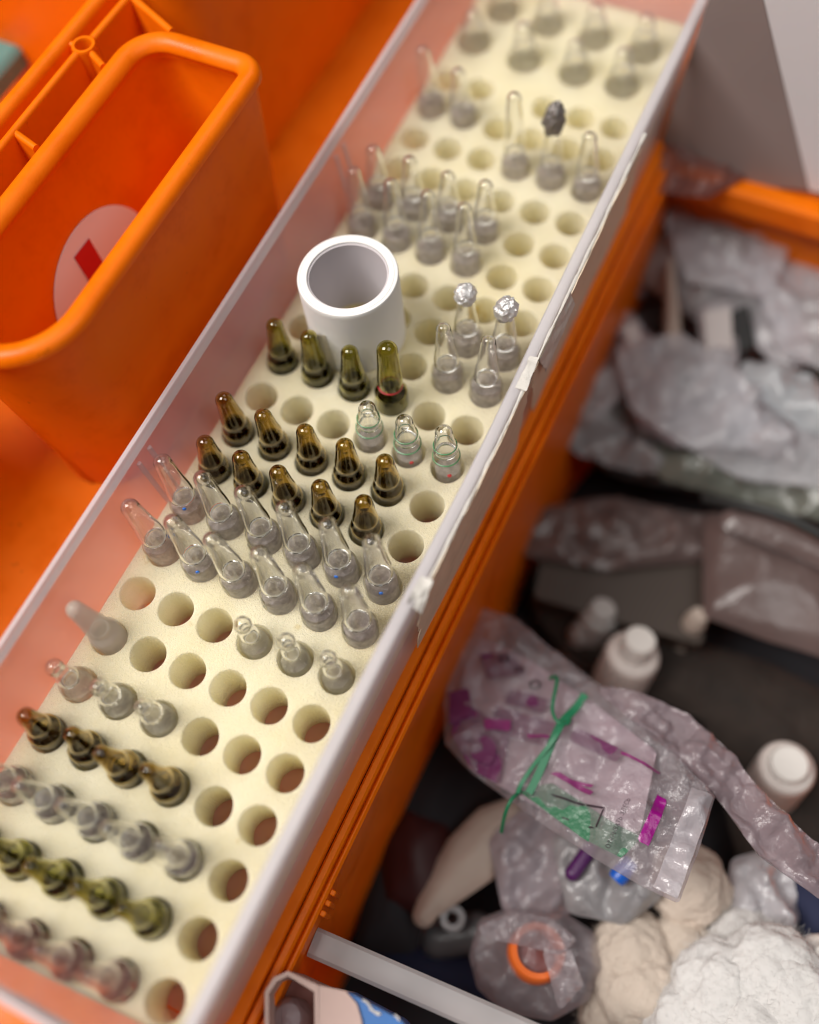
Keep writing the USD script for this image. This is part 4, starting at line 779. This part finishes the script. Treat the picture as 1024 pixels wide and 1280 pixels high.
# clear divider across the near part of the compartment
dv = thing("clear_divider", "clear plastic divider bar crossing the compartment's near corner", "divider", at(500, 1225, -0.06))
d0, d1 = at(390, 1177, -0.045), at(760, 1340, -0.045); dd = d1 - d0; dd /= np.linalg.norm(dd); nn_ = np.cross([0, 0, 1], dd)
def bar(a, b, w, z0, z1, ch=0.0012):
    r = []
    for p in (a, b):
        r.append(np.array([p - nn_ * w / 2 + [0, 0, z0], p + nn_ * w / 2 + [0, 0, z0], p + nn_ * w / 2 + [0, 0, z1 - ch], p + nn_ * (w / 2 - ch) + [0, 0, z1], p - nn_ * (w / 2 - ch) + [0, 0, z1], p - nn_ * w / 2 + [0, 0, z1 - ch]]))
    m = loft(r); m.fix_normals(); return m
obj("top_edge", bar(d0, d1, 0.0095, -0.006, 0.0), "divider_plastic", dv, smooth=False)
obj("plate", bar(d0, d1, 0.0025, -0.10, -0.0062, 0.0004), "divider_plastic", dv, smooth=False)
# carton with blue print at the bottom edge
bx = thing("paper_carton", "open pinkish white carton with a blue printed flank at the bottom edge", "carton", at(400, 1280, -0.07))
zc = -0.024
m0 = pxs([(331, 1300), (331, 1240), (342, 1222), (360, 1214), (398, 1232), (398, 1300)], zc); mi = pxs([(336, 1300), (336, 1242), (346, 1227), (360, 1220), (393, 1240), (394, 1300)], zc)
obj("end_rim", trimesh.creation.extrude_polygon(Polygon(m0).difference(Polygon(mi).buffer(0)).buffer(0), 0.030, engine="earcut").apply_translation((0, 0, zc - 0.030)), "box_card", bx, smooth=30)
obj("inside", trimesh.creation.extrude_polygon(Polygon(mi).buffer(-0.0002), 0.002, engine="earcut").apply_translation((0, 0, zc - 0.022)), "box_inside", bx, smooth=False)
sd_ = pxs([(398.5, 1232), (432, 1239), (446, 1255), (452, 1276), (456, 1310), (398.5, 1310)], zc); obj("side_panel", trimesh.creation.extrude_polygon(Polygon(sd_), 0.026, engine="earcut").apply_translation((0, 0, zc - 0.0262)), "box_card", bx, smooth=30)
bl_ = pxs([(433.5, 1239.5), (447, 1255), (453, 1276), (457, 1310), (530, 1310), (500, 1275)], zc - 0.001); obj("blue_panel", trimesh.creation.extrude_polygon(Polygon(bl_), 0.026, engine="earcut").apply_translation((0, 0, zc - 0.0275)), "box_blue", bx, smooth=30)
for k, pts in enumerate(([(453, 1250), (461, 1256), (466, 1263), (474, 1266)], [(462, 1261), (468, 1265), (472, 1268), (476, 1267)], [(493, 1269), (497, 1272), (499, 1276)])):
    obj("white_lettering", tube([at(u, v, zc - 0.0009) for u, v in pts], 0.00035, 6, 16), "cap_white", bx)
vv = at(362, 1272, zc - 0.012); obj("glass", lathe([(0.0001, -0.012), (0.006, -0.012), (0.006, 0), (0.004, 0.003), (0.0001, 0.004)], 24, vv), "pink_film", thing("glass_vial", "small vial inside the open carton", "vial", vv))

# ================================================================== white panels behind the case
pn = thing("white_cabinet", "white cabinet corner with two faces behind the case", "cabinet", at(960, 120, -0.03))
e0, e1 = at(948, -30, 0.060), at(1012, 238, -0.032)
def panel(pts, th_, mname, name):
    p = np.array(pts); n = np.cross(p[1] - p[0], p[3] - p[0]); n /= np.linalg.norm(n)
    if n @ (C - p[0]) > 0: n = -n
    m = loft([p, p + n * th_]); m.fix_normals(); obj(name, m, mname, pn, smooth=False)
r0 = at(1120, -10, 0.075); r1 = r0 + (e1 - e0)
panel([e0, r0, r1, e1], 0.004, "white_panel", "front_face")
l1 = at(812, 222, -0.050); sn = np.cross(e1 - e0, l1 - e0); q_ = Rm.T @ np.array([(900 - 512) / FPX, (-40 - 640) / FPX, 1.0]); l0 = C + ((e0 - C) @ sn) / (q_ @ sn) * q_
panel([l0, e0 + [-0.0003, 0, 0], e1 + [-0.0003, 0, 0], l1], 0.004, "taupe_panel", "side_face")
s0, s1 = at(958, 3, 0.0), at(1050, 28, 0.0)
pb = thing("red_pouch", "blurred reddish translucent pouch behind the tray's far right corner", "pouch", at(850, 190, -0.05))
mm, tt, _ = pouch(None, None, None, [(808, 128), (850, 118), (890, 160), (930, 222), (885, 246), (800, 238)], -0.034, "mauve_film", 0.006, 0.006, 60, 70, 0.002, ridge=1.0, soft=0.001)
film("red_film", (0.26, 0.115, 0.10), 0.38); obj("bag", mm, "red_film", pb, smooth=True)

# ------------------------------------------------------------------ repeats that belong together
for p in stage.GetPrimAtPath("/World").GetChildren():
    n = p.GetName()
    for head, g in (("plastic_bag", "crumpled plastic bags in the deep compartment"), ("small_bottle", "small bottles in the case"), ("organizer_bin", "orange organiser bins on the deck"),
                    ("clear_wrapper", "clear wrappers on the far heap"), ("paper_packet", "paper packets in the far heap"), ("cotton_wool", "tufts of cotton wool"), ("ampoule", "ampoules standing in the foam")):
        if n == head or n.startswith(head + "_0"): p.SetCustomDataByKey("group", g)
